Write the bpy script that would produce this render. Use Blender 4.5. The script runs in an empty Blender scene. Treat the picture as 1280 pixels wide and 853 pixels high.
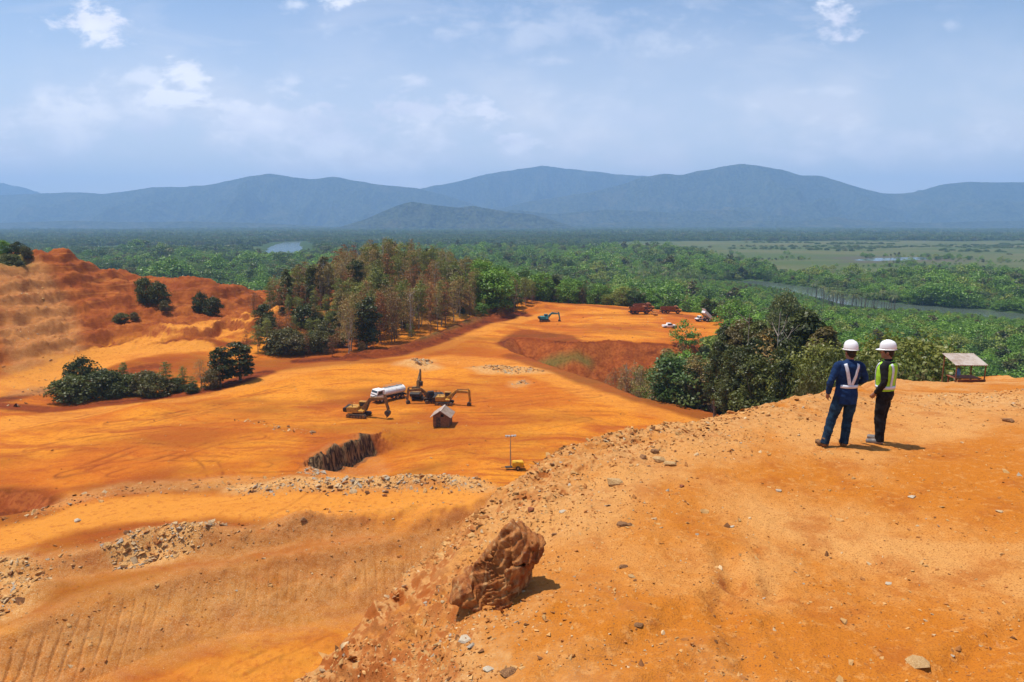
import bpy, bmesh, math, random
import numpy as np
from mathutils import Vector, Matrix, Euler, Quaternion
from mathutils.bvhtree import BVHTree

random.seed(7)
RNG = np.random.default_rng(11)
S = bpy.context.scene
COL = S.collection
PI = math.pi

# ------------------------------------------------------------------ camera
CAMZ = 65.0                      # metres above the river plain
FPX = 853.0                      # focal length in pixels of a 1280 px wide picture
PITCH = math.atan(149.5 / 853.0)
cam_data = bpy.data.cameras.new("camera")
cam_data.sensor_width = 36.0
cam_data.lens = 36.0 * FPX / 1280.0
cam_data.clip_start = 0.1
cam_data.clip_end = 40000.0
cam = bpy.data.objects.new("camera", cam_data)
COL.objects.link(cam)
cam.location = (0, 0, CAMZ)
cam.rotation_euler = (PI / 2 - PITCH, 0, 0)
S.camera = cam
HAZE_DENSITY = 0.000125

# ------------------------------------------------------------------ exposure
S.view_settings.view_transform = 'Standard'
S.view_settings.look = 'None'
S.view_settings.exposure = 0.22
S.view_settings.gamma = 1.0
S.view_settings.use_curve_mapping = False
try:
    S.cycles.use_denoising = True
    S.cycles.denoiser = 'OPENIMAGEDENOISE'
    S.cycles.denoising_input_passes = 'RGB_ALBEDO_NORMAL'
except Exception:
    pass
S.cycles.max_bounces = 6
S.cycles.diffuse_bounces = 3
S.cycles.glossy_bounces = 2
S.cycles.transmission_bounces = 3
S.cycles.transparent_max_bounces = 6
S.cycles.volume_bounces = 1
S.cycles.caustics_reflective = False
S.cycles.caustics_refractive = False

# ------------------------------------------------------------------ sun
SUN_EL = math.radians(71)
SUN_AZ = math.radians(-74)       # clockwise from +Y: the sun stands to the left, a little beyond
sunv = Vector((math.sin(SUN_AZ) * math.cos(SUN_EL), math.cos(SUN_AZ) * math.cos(SUN_EL), math.sin(SUN_EL)))
sl = bpy.data.lights.new("sun", 'SUN')
sl.energy = 4.6
sl.angle = math.radians(0.53)
sl.color = (1.0, 0.95, 0.87)
so = bpy.data.objects.new("sun", sl)
COL.objects.link(so)
so.location = (-40, 20, 160)
so.rotation_euler = (-sunv).to_track_quat('-Z', 'Y').to_euler()


# ------------------------------------------------------------------ node helper
class NT:
    def __init__(self, tree):
        self.t = tree
        self.t.nodes.clear()

    def n(self, typ, props=None, **ins):
        nd = self.t.nodes.new(typ)
        for k, v in (props or {}).items():
            setattr(nd, k, v)
        for k, v in ins.items():
            self.set(nd, k, v)
        return nd

    def set(self, nd, key, v):
        if isinstance(key, str):
            if key.startswith('i') and key[1:].isdigit():
                sock = nd.inputs[int(key[1:])]
            else:
                sock = nd.inputs[key.replace('_', ' ')]
        else:
            sock = nd.inputs[key]
        if isinstance(v, bpy.types.NodeSocket):
            self.t.links.new(v, sock)
        else:
            sock.default_value = v

    def math(self, op, a, b=0.0, clamp=False):
        nd = self.n('ShaderNodeMath', {'operation': op, 'use_clamp': clamp}, i0=a, i1=b)
        return nd.outputs[0]

    def mix(self, f, a, b, blend='MIX'):
        nd = self.t.nodes.new('ShaderNodeMix')
        nd.data_type = 'RGBA'
        nd.blend_type = blend
        self.set(nd, 'i0', f)
        self.set(nd, 'i6', c4(a))
        self.set(nd, 'i7', c4(b))
        return nd.outputs[2]

    def noise(self, vec, scale, detail=4.0, rough=0.55, dist=0.0):
        nd = self.n('ShaderNodeTexNoise', None, Vector=vec, Scale=scale, Detail=detail, Roughness=rough, Distortion=dist)
        return nd.outputs[0]

    def ramp(self, v, lo, hi, a=0.0, b=1.0, smooth=True):
        nd = self.n('ShaderNodeMapRange', {'interpolation_type': 'SMOOTHSTEP' if smooth else 'LINEAR', 'clamp': True})
        for i, x in enumerate((v, lo, hi, a, b)):
            self.set(nd, 'i%d' % i, x)
        return nd.outputs[0]

    def scale(self, vec, s):
        nd = self.n('ShaderNodeVectorMath', {'operation': 'MULTIPLY'}, i0=vec, i1=s)
        return nd.outputs[0]


def c4(c):
    if isinstance(c, (tuple, list)) and len(c) == 3:
        return (c[0], c[1], c[2], 1.0)
    return c


def mat(name):
    m = bpy.data.materials.new(name)
    m.use_nodes = True
    return m, NT(m.node_tree)


def pix_dir(px, py):
    xc = (px - 640.0) / FPX
    yc = (426.5 - py) / FPX
    return (xc, math.cos(PITCH) + yc * math.sin(PITCH), -math.sin(PITCH) + yc * math.cos(PITCH))


# ------------------------------------------------------------------ sky with clouds
w = bpy.data.worlds.new("World")
S.world = w
w.use_nodes = True
try:
    w.cycles.sampling_method = 'NONE'
except Exception:
    pass
g = NT(w.node_tree)
sky = g.n('ShaderNodeTexSky', {'sky_type': 'NISHITA', 'sun_disc': False, 'sun_elevation': SUN_EL,
                               'sun_rotation': SUN_AZ % (2 * PI), 'altitude': 100.0, 'air_density': 1.0,
                               'dust_density': 0.5, 'ozone_density': 2.2})
tc = g.n('ShaderNodeTexCoord')
sx = g.n('ShaderNodeSeparateXYZ', None, i0=tc.outputs['Generated'])
ay = g.math('MAXIMUM', g.math('ABSOLUTE', sx.outputs[1]), 0.08)
u = g.math('DIVIDE', sx.outputs[0], ay)
v = g.math('DIVIDE', sx.outputs[2], ay)
uv = g.n('ShaderNodeCombineXYZ', None, i0=u, i1=v, i2=0.0).outputs[0]
uvs = g.scale(uv, (1.0, 1.9, 1.0))
n1 = g.noise(uvs, 17.0, 6.0, 0.6, 0.35)
n2 = g.noise(uvs, 5.0, 3.0, 0.55)
n3 = g.noise(uvs, 42.0, 4.0, 0.65)
nn = g.math('ADD', g.math('MULTIPLY', n1, 0.7), g.math('ADD', g.math('MULTIPLY', n2, 0.25), g.math('MULTIPLY', n3, 0.22)))
# cumulus: centre and half size in picture units, turned into directions
PUFFS = [(380, 165, 250, 62, .95), (110, 150, 200, 60, .7), (520, 205, 170, 24, .6), (1080, 185, 300, 44, .5), (780, 150, 200, 60, .3), (700, 40, 240, 40, .3), (116, 30, 66, 32, 1.0), (236, 92, 32, 26, .85), (180, 97, 34, 14, .55), (60, 112, 60, 14, .45), (228, 126, 56, 16, .85),
         (350, 147, 125, 32, .8), (300, 172, 120, 34, .45), (530, 138, 120, 28, .8), (612, 142, 30, 20, .95), (405, 132, 18, 8, .8),
         (648, 179, 46, 19, .95), (520, 101, 22, 12, .7), (366, 103, 16, 8, .55), (430, 2, 40, 12, .8), (374, 5, 24, 12, .6),
         (1046, 30, 38, 27, .95), (690, 75, 60, 10, .42), (1190, 32, 16, 12, .3), (370, 200, 60, 16, .45), (470, 212, 90, 16, .4),
         (20, 198, 40, 8, .4), (1020, 114, 70, 9, .28), (590, 185, 10, 6, .5), (430, 108, 20, 6, .35)]
cl = None
top = None
for (px, py, rx, ry, dn) in PUFFS:
    d = pix_dir(px, py)
    u0, v0 = d[0] / d[1], d[2] / d[1]
    ru, rv = rx / FPX, ry / FPX
    sub = g.n('ShaderNodeVectorMath', {'operation': 'SUBTRACT'}, i0=uv, i1=(u0, v0, 0)).outputs[0]
    dv = g.n('ShaderNodeVectorMath', {'operation': 'MULTIPLY'}, i0=sub, i1=(1 / ru, 1 / rv, 0)).outputs[0]
    ln = g.n('ShaderNodeVectorMath', {'operation': 'LENGTH'}, i0=dv).outputs['Value']
    e = g.math('ADD', g.math('SUBTRACT', 0.72, ln), g.math('MULTIPLY', g.math('SUBTRACT', nn, 0.56), 4.4))
    m = g.math('MULTIPLY', g.ramp(e, -0.05, 0.62 if dn > .74 and rx < 130 else 1.0), dn)
    cl = m if cl is None else g.math('MAXIMUM', cl, m)
# thin high veil, streaked
st = g.noise(g.scale(uv, (2.2, 9.0, 1.0)), 1.6, 7.0, 0.62, 0.6)
veil = g.math('MULTIPLY', g.ramp(st, 0.38, 0.72), 0.6)
low = g.ramp(v, 0.3, 0.02)
veil = g.math('MULTIPLY', veil, g.math('ADD', 0.55, g.math('MULTIPLY', low, 0.8)))
bank = g.math('MULTIPLY', g.ramp(v, 0.34, 0.07), g.math('ADD', 0.6, g.math('MULTIPLY', g.ramp(n2, 0.4, 0.65), 0.35)))
skyc = g.mix(1.0, sky.outputs[0], (1.03, 1.0, 1.0), 'MULTIPLY')
c1 = g.mix(g.math('MAXIMUM', veil, bank), skyc, (7.0, 6.9, 7.4))
shade = g.mix(g.ramp(n2, 0.35, 0.65), (6.2, 6.3, 7.4), (8.8, 8.7, 9.0))
c2 = g.mix(g.math('MULTIPLY', cl, 0.92), c1, shade)
bg = g.n('ShaderNodeBackground', None, Color=c2, Strength=0.125)
out = g.n('ShaderNodeOutputWorld', None, Surface=bg.outputs[0])


# ------------------------------------------------------------------ placing helpers
def ratio(px, py):
    d = pix_dir(px, py)
    return d[0] / d[1], -d[2] / d[1]


def at_z(px, py, z):
    """point of the ground at height z that the photo shows there"""
    a, r = ratio(px, py)
    D = (CAMZ - z) / r
    return (a * D, D, z)


def at_d(px, py, D):
    a, r = ratio(px, py)
    return (a * D, D, CAMZ - r * D)


# ------------------------------------------------------------------ noise
def _hash(ix, iy, seed):
    h = ix * np.uint32(374761393) + iy * np.uint32(668265263) + np.uint32((seed * 974711 + 12345) & 0xffffffff)
    h = (h ^ (h >> np.uint32(13))) * np.uint32(1274126177)
    h = h ^ (h >> np.uint32(16))
    return (h & np.uint32(0xffff)).astype(np.float32) * np.float32(1 / 65535.0)


def vnoise(x, y, seed=0):
    fx0 = np.floor(x); fy0 = np.floor(y)
    fx = (x - fx0).astype(np.float32); fy = (y - fy0).astype(np.float32)
    ix = fx0.astype(np.int32).view(np.uint32); iy = fy0.astype(np.int32).view(np.uint32)
    ux = fx * fx * (3 - 2 * fx)
    uy = fy * fy * (3 - 2 * fy)
    one = np.uint32(1)
    a = _hash(ix, iy, seed); b = _hash(ix + one, iy, seed)
    c = _hash(ix, iy + one, seed); d = _hash(ix + one, iy + one, seed)
    return (a + (b - a) * ux) * (1 - uy) + (c + (d - c) * ux) * uy - np.float32(0.5)


def fbm(x, y, octv=4, seed=0, gain=0.5, lac=2.03):
    s = np.zeros_like(x); amp = 1.0
    ca, sa = math.cos(0.6), math.sin(0.6)
    for i in range(octv):
        s += amp * vnoise(x, y, seed + i * 17)
        x, y = (x * ca - y * sa) * lac + 13.7, (x * sa + y * ca) * lac - 7.3
        amp *= gain
    return s


def ridged(x, y, octv=4, seed=0, gain=0.5):
    s = np.zeros_like(x); amp = 1.0
    ca, sa = math.cos(0.9), math.sin(0.9)
    for i in range(octv):
        s += amp * (1 - np.abs(2.0 * vnoise(x, y, seed + i * 31)) * 2) * 0.5
        x, y = (x * ca - y * sa) * 2.05 + 3.1, (x * sa + y * ca) * 2.05 + 9.2
        amp *= gain
    return s


def sstep(a, b, x):
    t = np.clip((x - a) / (b - a), 0, 1)
    return t * t * (3 - 2 * t)


# ------------------------------------------------------------------ geometry of outlines
def near_poly(P, x, y, closed=True):
    """distance to an outline and the nearest point on it"""
    P = np.asarray(P, float)[:, :2]
    n = len(P)
    best = np.full(x.shape, 1e18); bx = np.zeros_like(x); by = np.zeros_like(x)
    for i in range(n if closed else n - 1):
        a = P[i]; b = P[(i + 1) % n]
        e = b - a; L = float(e @ e) + 1e-9
        t = np.clip(((x - a[0]) * e[0] + (y - a[1]) * e[1]) / L, 0, 1)
        qx = a[0] + t * e[0]; qy = a[1] + t * e[1]
        d = (x - qx) ** 2 + (y - qy) ** 2
        m = d < best
        best = np.where(m, d, best); bx = np.where(m, qx, bx); by = np.where(m, qy, by)
    return np.sqrt(best), bx, by


def inside(P, x, y):
    P = np.asarray(P, float)[:, :2]
    n = len(P); c = np.zeros(x.shape, bool)
    for i in range(n):
        x1, y1 = P[i]; x2, y2 = P[(i + 1) % n]
        if y1 == y2:
            continue
        m = ((y1 > y) != (y2 > y)) & (x < (x2 - x1) * (y - y1) / (y2 - y1) + x1)
        c ^= m
    return c


def signed(P, x, y):
    d, _, _ = near_poly(P, x, y)
    return np.where(inside(P, x, y), d, -d)


class TPS:
    def __init__(self, pts, sc, lam=1e-4):
        p = np.asarray(pts, float)
        self.sc = sc
        X = p[:, :2] / sc
        n = len(X)
        r2 = ((X[:, None] - X[None]) ** 2).sum(-1)
        K = 0.5 * r2 * np.log(r2 + 1e-12) + lam * np.eye(n)
        P = np.c_[np.ones(n), X]
        A = np.zeros((n + 3, n + 3)); A[:n, :n] = K; A[:n, n:] = P; A[n:, :n] = P.T
        b = np.zeros(n + 3); b[:n] = p[:, 2]
        s = np.linalg.solve(A, b)
        self.X, self.w, self.a = X, s[:n], s[n:]

    def __call__(self, x, y):
        x = x / self.sc; y = y / self.sc
        z = self.a[0] + self.a[1] * x + self.a[2] * y
        for (cx, cy), wt in zip(self.X, self.w):
            r2 = (x - cx) ** 2 + (y - cy) ** 2
            z += wt * 0.5 * r2 * np.log(r2 + 1e-12)
        return z


# ------------------------------------------------------------------ the ridge in front
RZ = 61.25
ridge_pts = [at_z(*p) for p in [
    (1050, 558, 61.25), (1000, 580, 61.25), (900, 560, 61.2), (900, 519, 61.05), (800, 540, 61.15), (700, 558, 61.1),
    (640, 602, 60.95), (600, 640, 60.8), (560, 668, 60.55), (500, 722, 60.2), (430, 790, 59.85), (350, 853, 59.6), (450, 853, 60.35),
    (520, 760, 60.75), (630, 765, 61.2), (580, 800, 61.1), (720, 700, 61.25), (720, 853, 61.3), (900, 853, 61.3), (1100, 853, 61.3),
    (1280, 853, 61.35), (1280, 700, 61.4), (1100, 700, 61.25), (900, 650, 61.25), (1030, 491, 60.95), (1060, 484, 59.7),
    (1100, 520, 61.0), (1200, 560, 61.2), (1280, 560, 61.4), (1180, 520, 60.2), (1270, 520, 60.9), (1240, 500, 59.9), (1290, 490, 60.0)]]
ridge_pts += [at_d(*p) for p in [
    (1100, 475, 34), (1130, 477, 36), (1160, 480, 38), (1150, 500, 22), (1205, 480, 42), (1250, 477, 40), (1290, 477, 34), (1190, 490, 30),
    (1340, 480, 34)]]
ridge_pts += [(-6, 0, 59.2), (0, 0, 61.2), (12, 0, 61.4), (0, -12, 61.0), (20, -10, 61.4), (30, 14, 61.5), (36, 26, 60.5), (-6, -12, 59.8)]
RIDGE = TPS(ridge_pts, 10.0, 3e-4)
RIDGE_EDGE = [at_z(*p)[:2] for p in [(300, 890, 59.4), (350, 853, 59.6), (430, 790, 59.85), (500, 722, 60.2), (560, 668, 60.55),
                                     (600, 640, 60.8), (640, 602, 60.95), (670, 575, 61.0), (700, 556, 61.1), (760, 546, 61.1), (830, 531, 61.1),
                                     (900, 518, 61.05), (960, 508, 61.0), (1030, 490, 60.95), (1060, 483, 59.7)]]
RIDGE_EDGE += [at_d(*p)[:2] for p in [(1100, 474.5, 34), (1130, 476, 37), (1165, 478, 41), (1205, 476, 47), (1250, 475, 46), (1300, 476, 40), (1360, 476, 40)]]
RIDGE_EDGE += [(50, 30), (60, 0), (50, -30), (0, -30), (-8, -14), (-7, 0)]


def ridge_h(x, y):
    sd = signed(RIDGE_EDGE, x, y)
    d, qx, qy = near_poly(RIDGE_EDGE, x, y)
    out_ = sd < 0
    px = np.where(out_, qx, x); py = np.where(out_, qy, y)
    z = RIDGE(px, py)
    dd = np.where(out_, d, 0)
    wob = 1 + 0.25 * fbm(x * 0.11, y * 0.11, 3, 5)
    lft = sstep(8.0, 3.0, x)
    fall = (0.9 * dd + lft * 0.9 * (6.0 * (1 - np.exp(-dd / 6.0)))) * wob - 0.25 * (1 - np.exp(-dd / 0.5)) * (1 - lft)
    fall = np.maximum(fall, 0)
    z = z - fall
    return z, sd


# ------------------------------------------------------------------ the mine
FL = 28.0
mp = [at_z(*p) for p in [
    (520, 500, 28), (450, 520, 28), (560, 560, 28), (640, 580, 28), (300, 540, 28.2), (150, 560, 28.3), (350, 482, 28.2), (550, 445, 28.2),
    (600, 520, 28), (700, 520, 28), (480, 600, 28), (330, 610, 28), (60, 560, 28.3), (30, 600, 27.5), (200, 610, 28), (100, 640, 28),
    (0, 700, 28), (0, 660, 28), (300, 640, 28), (540, 640, 28), (400, 655, 27.8), (200, 690, 27.4), (100, 760, 27.4), (0, 790, 27.3),
    (300, 720, 27.2), (430, 690, 27.3), (520, 680, 27.4), (300, 850, 27), (450, 800, 27), (100, 850, 27),
    (430, 452, 28.6), (380, 462, 28.5), (600, 396, 29.6), (560, 424, 29.2), (620, 405, 29.0), (640, 412, 28.4), (600, 440, 28.2),
    (680, 390, 28), (760, 392, 28), (850, 402, 27.5), (900, 406, 27), (700, 412, 28), (780, 418, 28), (620, 384, 29.6), (640, 425, 28),
    (720, 428, 28), (790, 428, 27.5), (660, 449, 28.1), (720, 466, 28), (800, 498, 28), (880, 515, 27.5), (690, 380, 28.6), (740, 382, 28),
    # haul road climbing the hill
    (0, 478, 28.6), (60, 456, 29.6), (130, 433, 31.5), (200, 412, 34), (260, 400, 36), (300, 392, 37), (335, 386, 37.4),
    (0, 505, 28.2), (60, 506, 27.2), (150, 488, 26.8), (250, 480, 27.3), (320, 462, 28.2),
    (200, 437, 30.6), (245, 433, 30.8), (170, 450, 29.6), (330, 440, 29.2), (120, 450, 29.2),
    (380, 442, 28.6), (520, 428, 29.2)]]
mp += [at_d(*p) for p in [
    (40, 430, 172), (100, 400, 196), (0, 440, 165), (0, 400, 180), (60, 370, 203), (140, 382, 212), (0, 350, 196), (60, 343, 214),
    (45, 314, 226), (75, 314, 227), (100, 328, 229), (130, 344, 233), (200, 352, 241), (270, 353, 246), (310, 369, 247), (350, 386, 247),
    (0, 326, 216), (-100, 310, 200), (-200, 330, 180), (-100, 400, 165), (-100, 470, 150), (-120, 560, 108), (290, 415, 206), (310, 400, 214),
    (420, 412, 216), (450, 374, 245), (480, 354, 260), (540, 358, 268), (600, 370, 284), (640, 375, 298), (380, 382, 236),
    (500, 397, 234)]]
mp += [(-190, 285, 32), (-140, 300, 26), (-110, 330, 14), (-60, 320, 34), (-30, 350, 22), (0, 370, 16), (-260, 250, 40), (-260, 300, 20)]
MINE = TPS(mp, 60.0, 2e-4)


def wz(pts):
    return [at_z(*p)[:2] for p in pts]


MINE_EDGE = [(-330, 30), (-330, 330), (-100, 345), (-25, 365), (8, 345)]
MINE_EDGE += wz([(690, 373, 28.6), (760, 377, 28), (840, 385, 27.5), (897, 391, 27), (909, 404, 27), (900, 418, 27), (850, 431, 27), (800, 429, 27.3),
                 (760, 426, 27.7), (720, 428, 28), (680, 424, 28), (640, 422, 28), (622, 430, 28), (640, 441, 28), (670, 452, 28), (700, 463, 28),
                 (740, 475, 28), (800, 497, 28), (850, 507, 27.6), (905, 521, 27.2)])
MINE_EDGE += [(30, 78), (26, 40), (0, 22), (-60, 16), (-330, 16)]

# lower floor at the bottom left, below the ripped bench
LOW_FLOOR = wz([(-200, 830, 27.3), (0, 788, 27.3), (86, 757, 27.3), (154, 733, 27.3), (240, 712, 27.3), (330, 699, 27.3), (420, 684, 27.4),
                (500, 668, 27.4), (560, 650, 27.4), (640, 640, 27.4)]) + [(10, 40), (-100, 20), (-160, 40)]
# shallow step between the road and the bench
BENCH = wz([(-200, 745, 28), (0, 708, 28), (110, 690, 28), (200, 668, 28), (300, 668, 28), (374, 650, 28), (450, 646, 28), (560, 636, 28), (640, 620, 28)]) + [(10, 40), (-100, 20), (-160, 40)]
# little rock face on the pad: the side towards the camera is cut down
FACE = wz([(386, 579, 28), (459, 547, 28)])
# red hollow at the left border
HOLLOW = wz([(-60, 606, 28), (20, 603, 28), (70, 612, 28), (90, 622, 28), (60, 634, 28), (0, 645, 28), (-60, 655, 28)])
HOLE = wz([(55, 506, 27.5), (100, 492, 27.5), (170, 490, 27.5), (240, 483, 27.5), (318, 462, 28), (300, 458, 28), (240, 470, 27.5), (150, 478, 27.5), (80, 490, 27.5)])
KNOB = at_z(185, 512, 28)


def mound_h(x, y):
    """the natural slope round the mine down to the plain"""
    z = 22.0 * np.exp(-((x - 10) ** 2 + (y - 330) ** 2) / (2 * 105.0 ** 2))
    z = np.maximum(z, 0)
    z = np.maximum(z, 34.0 * np.exp(-((x - 34) ** 2 + (y - 74) ** 2) / (2 * 34.0 ** 2)))
    z = np.maximum(z, 18.0 * np.exp(-((x - 60) ** 2 + (y - 150) ** 2) / (2 * 48.0 ** 2)))
    z = np.maximum(z, 20.0 * np.exp(-((x + 200) ** 2 + (y - 250) ** 2) / (2 * 90.0 ** 2)))
    return z - 1.8


RIVER = [[at_z(px, py, 0)[:2] for px, py in [(1330, 402), (1280, 397), (1220, 391), (1160, 386), (1115, 383), (1075, 379), (1040, 371), (1000, 361), (960, 355.5), (925, 352)]],
         [26, 25, 25, 25, 24, 23, 20, 18, 17, 14]]
LAKE = [at_z(px, py, 0)[:2] for px, py in [(322, 321), (330, 314), (342, 307), (356, 303), (374, 302), (377, 312), (374, 322), (350, 323)]]
POND = [at_z(px, py, 0)[:2] for px, py in [(1060, 324.8), (1085, 323.2), (1120, 322.3), (1158, 322.8), (1164, 324.2), (1130, 325.8), (1085, 326.2)]]


def water_mask(x, y):
    d, _, _ = near_poly(RIVER[0], x, y, closed=False)
    r = sstep(27, 15, d + 9 * fbm(x * 0.02, y * 0.02, 2, 3))
    return r


def plain_h(x, y):
    z = 0.9 + 0.9 * fbm(x * 0.012, y * 0.012, 3, 21)
    dist = np.hypot(x, y)
    z = z + 0.00002 * dist
    m = water_mask(x, y)
    for P in (LAKE, POND):
        s = signed(P, x, y)
        k = 12.0 if P is POND else 6.0
        m = np.maximum(m, sstep(-k, k, s + 10 * fbm(x * 0.01, y * 0.01, 3, 8)))
    return z * (1 - m) - 1.2 * m


def terrain(x, y, parts=False):
    """height of the ground, and what kind of ground it is"""
    x = np.asarray(x, float); y = np.asarray(y, float)
    shp = x.shape
    x = x.ravel(); y = y.ravel()
    z = plain_h(x, y)
    reg = np.full(x.shape, 3, np.int8)                 # 0 ridge 1 mine 2 slope 3 plain
    mv = mound_h(x, y)
    mv = mv + 1.2 * fbm(x * 0.05, y * 0.05, 3, 40) * np.clip(mv / 8, 0, 1)
    k = mv > z
    z = np.where(k, mv, z); reg[k & (mv > 1.0)] = 2
    cut = np.zeros_like(x)
    near = (y > 10) & (y < 460) & (np.abs(x) < 420) & (x * x + y * y > 40 * 40)
    if near.any():
        xi, yi = x[near], y[near]
        sd = signed(MINE_EDGE, xi, yi)
        jit = 1.6 * fbm(xi * 0.09, yi * 0.09, 3, 60)
        sd = sd + jit
        d, qx, qy = near_poly(MINE_EDGE, xi, yi)
        o = sd < 0
        zz = MINE(np.where(o, qx, xi), np.where(o, qy, yi))
        hill = sstep(29.6, 33.0, zz)
        rough = 0.30 * fbm(xi * 0.05, yi * 0.05, 4, 71) + 0.20 * fbm(xi * 0.3, yi * 0.3, 5, 77, .6)
        # wheel ruts and spread soil, drawn out along the pad
        rough += 0.10 * fbm(xi * 0.06 + 0.3 * yi * 0.02, yi * 0.55, 4, 79)
        # benches and gullies of the cut hill
        kn = sstep(-75, -55, xi)                       # the wooded knoll keeps its soft shape
        t = (zz + 2.2 * fbm(xi * 0.03, yi * 0.03, 4, 88)) / 3.4
        ft = t - np.floor(t)
        terr = (np.floor(t) + sstep(0.52, 1.0, ft) - t) * 3.4
        gul = -1.3 * ridged(xi * 0.10, yi * 0.10, 4, 90) + 0.6 + 0.7 * fbm(xi * 0.25, yi * 0.25, 4, 97)
        zz = zz + rough + hill * (1 - kn) * (0.8 * terr + 1.1 * gul + 0.8 * (ridged(xi * .33, yi * .33, 4, 91) - .5) + 0.35 * fbm(xi * .9, yi * .9, 3, 92)) + hill * kn * 1.5 * fbm(xi * 0.06, yi * 0.06, 3, 98)
        # steps cut into the pad
        s1 = signed(LOW_FLOOR, xi, yi) + 0.9 * fbm(xi * 0.12, yi * 0.12, 3, 101)
        face = np.clip(s1 / 6.8, 0, 1)
        drop = 3.6 * face
        tooth = 0.4 - 1.6 * np.clip(1 - np.abs(np.sin((xi * 0.95 + yi * 0.22) * PI / 1.05 + 1.5 * fbm(xi * 0.3, yi * 0.08, 3, 104))) * 2.6, 0, 1)
        onface = np.clip(1 - np.abs(s1 - 3.5) / 4.0, 0, 1)
        zz = zz - drop + onface * (0.20 * tooth * np.clip(0.95 + 2.0 * fbm(xi * 0.06, yi * 0.06, 2, 106), 0, 1) + 0.42 * fbm(xi * 0.6, yi * 0.6, 4, 105)) * sstep(-2, 2, s1)
        lowm = sstep(8.0, 11.0, s1)
        zz = zz + lowm * (0.22 * ridged(xi * .22 + yi * .1, yi * .35 - xi * .1, 4, 108) + 0.12 * fbm(xi * .9, yi * .9, 3, 109))
        # windrow along the bench crest
        zz = zz + 0.5 * np.exp(-((s1 + 1.0) / 1.3) ** 2) * (0.6 + 1.1 * fbm(xi * 0.3, yi * 0.3, 3, 107))
        s2 = signed(BENCH, xi, yi) + 1.4 * fbm(xi * 0.15, yi * 0.15, 3, 109)
        zz = zz - 1.1 * np.clip((s2 - .5) / 2.2, 0, 1) + 0.7 * np.exp(-((s2 + 0.3) / 1.2) ** 2) * (0.5 + 1.3 * fbm(xi * 0.35, yi * 0.35, 3, 111))
        # short rock wall: the pad in front of it is dug away
        fa, fb = FACE
        fl = math.hypot(fb[0] - fa[0], fb[1] - fa[1])
        tx, ty = (fb[0] - fa[0]) / fl, (fb[1] - fa[1]) / fl
        al = (xi - fa[0]) * tx + (yi - fa[1]) * ty
        sidew = (xi - fa[0]) * ty - (yi - fa[1]) * tx + 1.1 * fbm(al * 0.45, al * 0 + 3.0, 5, 113, .62)
        off = np.maximum(np.maximum(-al, al - fl), 0)
        zz = zz - (2.7 + 1.2 * fbm(al * .5, al * 0 + 9.0, 3, 114)) * sstep(0.0, 1.0, sidew / (1.3 + 1.4 * off)) * np.exp(-(np.maximum(sidew, 0) / 12.0) ** 2) * np.exp(-(off / 8.0) ** 2) * sstep(-3, 5, al)
        zz = zz + 1.0 * np.exp(-(sidew / 3.0) ** 2) * np.exp(-(off / 3.0) ** 2) * (sidew < 0.6) * (.7 + fbm(al * .8, al * 0, 3, 115))
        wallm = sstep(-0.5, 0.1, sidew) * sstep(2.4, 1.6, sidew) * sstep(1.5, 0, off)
        s4 = signed(HOLLOW, xi, yi) + 1.0 * fbm(xi * 0.25, yi * 0.25, 3, 117)
        zz = zz - 2.4 * sstep(0.0, 4.0, s4)
        s5 = signed(HOLE, xi, yi)
        zz = zz - 1.2 * sstep(-1.0, 4.0, s5)
        zz = zz + 1.5 * np.exp(-((xi - KNOB[0]) ** 2 / 30.0 + (yi - KNOB[1]) ** 2 / 18.0))
        # berm beside the curving road to the far pad
        bd, _, _ = near_poly(BERM, xi, yi, closed=False)
        zz = zz + 1.5 * np.exp(-(bd / 2.2) ** 2) * (0.8 + 0.8 * fbm(xi * 0.2, yi * 0.2, 3, 119))
        for (cx, cy, rx, ry, hh) in HEAPS:
            zz = zz + hh * np.exp(-(((xi - cx) / rx) ** 2 + ((yi - cy) / ry) ** 2)) * (1 + 0.8 * fbm(xi * 0.3, yi * 0.3, 3, 121))
        dd = np.where(o, np.maximum(d, -sd), 0)
        zz = zz - 0.85 * np.maximum(0, dd - 0.8 * (1 - np.exp(-dd / 0.8))) * (1 + 0.5 * fbm(xi * 0.1, yi * 0.1, 3, 123)) + np.where(o, 0.5 * fbm(xi * 0.3, yi * 0.3, 4, 125), 0)
        kk = zz > z[near]
        z[near] = np.where(kk, zz, z[near])
        r = reg[near]; r[kk] = 1; reg[near] = r
        cc = np.zeros_like(xi)
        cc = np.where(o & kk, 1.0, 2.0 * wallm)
        cut[near] = cc
    nr = (y > -60) & (x * x + y * y < 85 * 85)
    if nr.any():
        xi, yi = x[nr], y[nr]
        rz, sd = ridge_h(xi, yi)
        dist = np.hypot(xi, yi)
        fine = 0.07 * fbm(xi * 0.55, yi * 0.55, 4, 130) + 0.035 * fbm(xi * 2.6, yi * 2.6, 4, 131) + 0.014 * fbm(xi * 11, yi * 11, 3, 132)
        edge = sstep(2.6, 0.2, sd)
        left = sstep(6.0, 1.0, xi)
        fine = fine * (1 + 1.2 * edge)
        fine += edge * left * (0.20 * ridged(xi * 0.9, yi * 0.9, 4, 134) - 0.12)
        fine += edge * left * 0.05 * ridged(xi * 4.0, yi * 4.0, 3, 135)
        # eroded bank left of the boulder
        bk = np.exp(-(((xi + 1.45) / 0.8) ** 2 + ((yi - 6.9) / 1.5) ** 2))
        fine += bk * (0.34 * ridged(xi * 1.7 + 0.8 * yi, yi * 1.1, 4, 137) - 0.26)
        # gravel bank on the right
        gb = np.exp(-(((xi - 12.6) / 3.6) ** 2 + ((yi - 17.0) / 4.0) ** 2))
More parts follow.
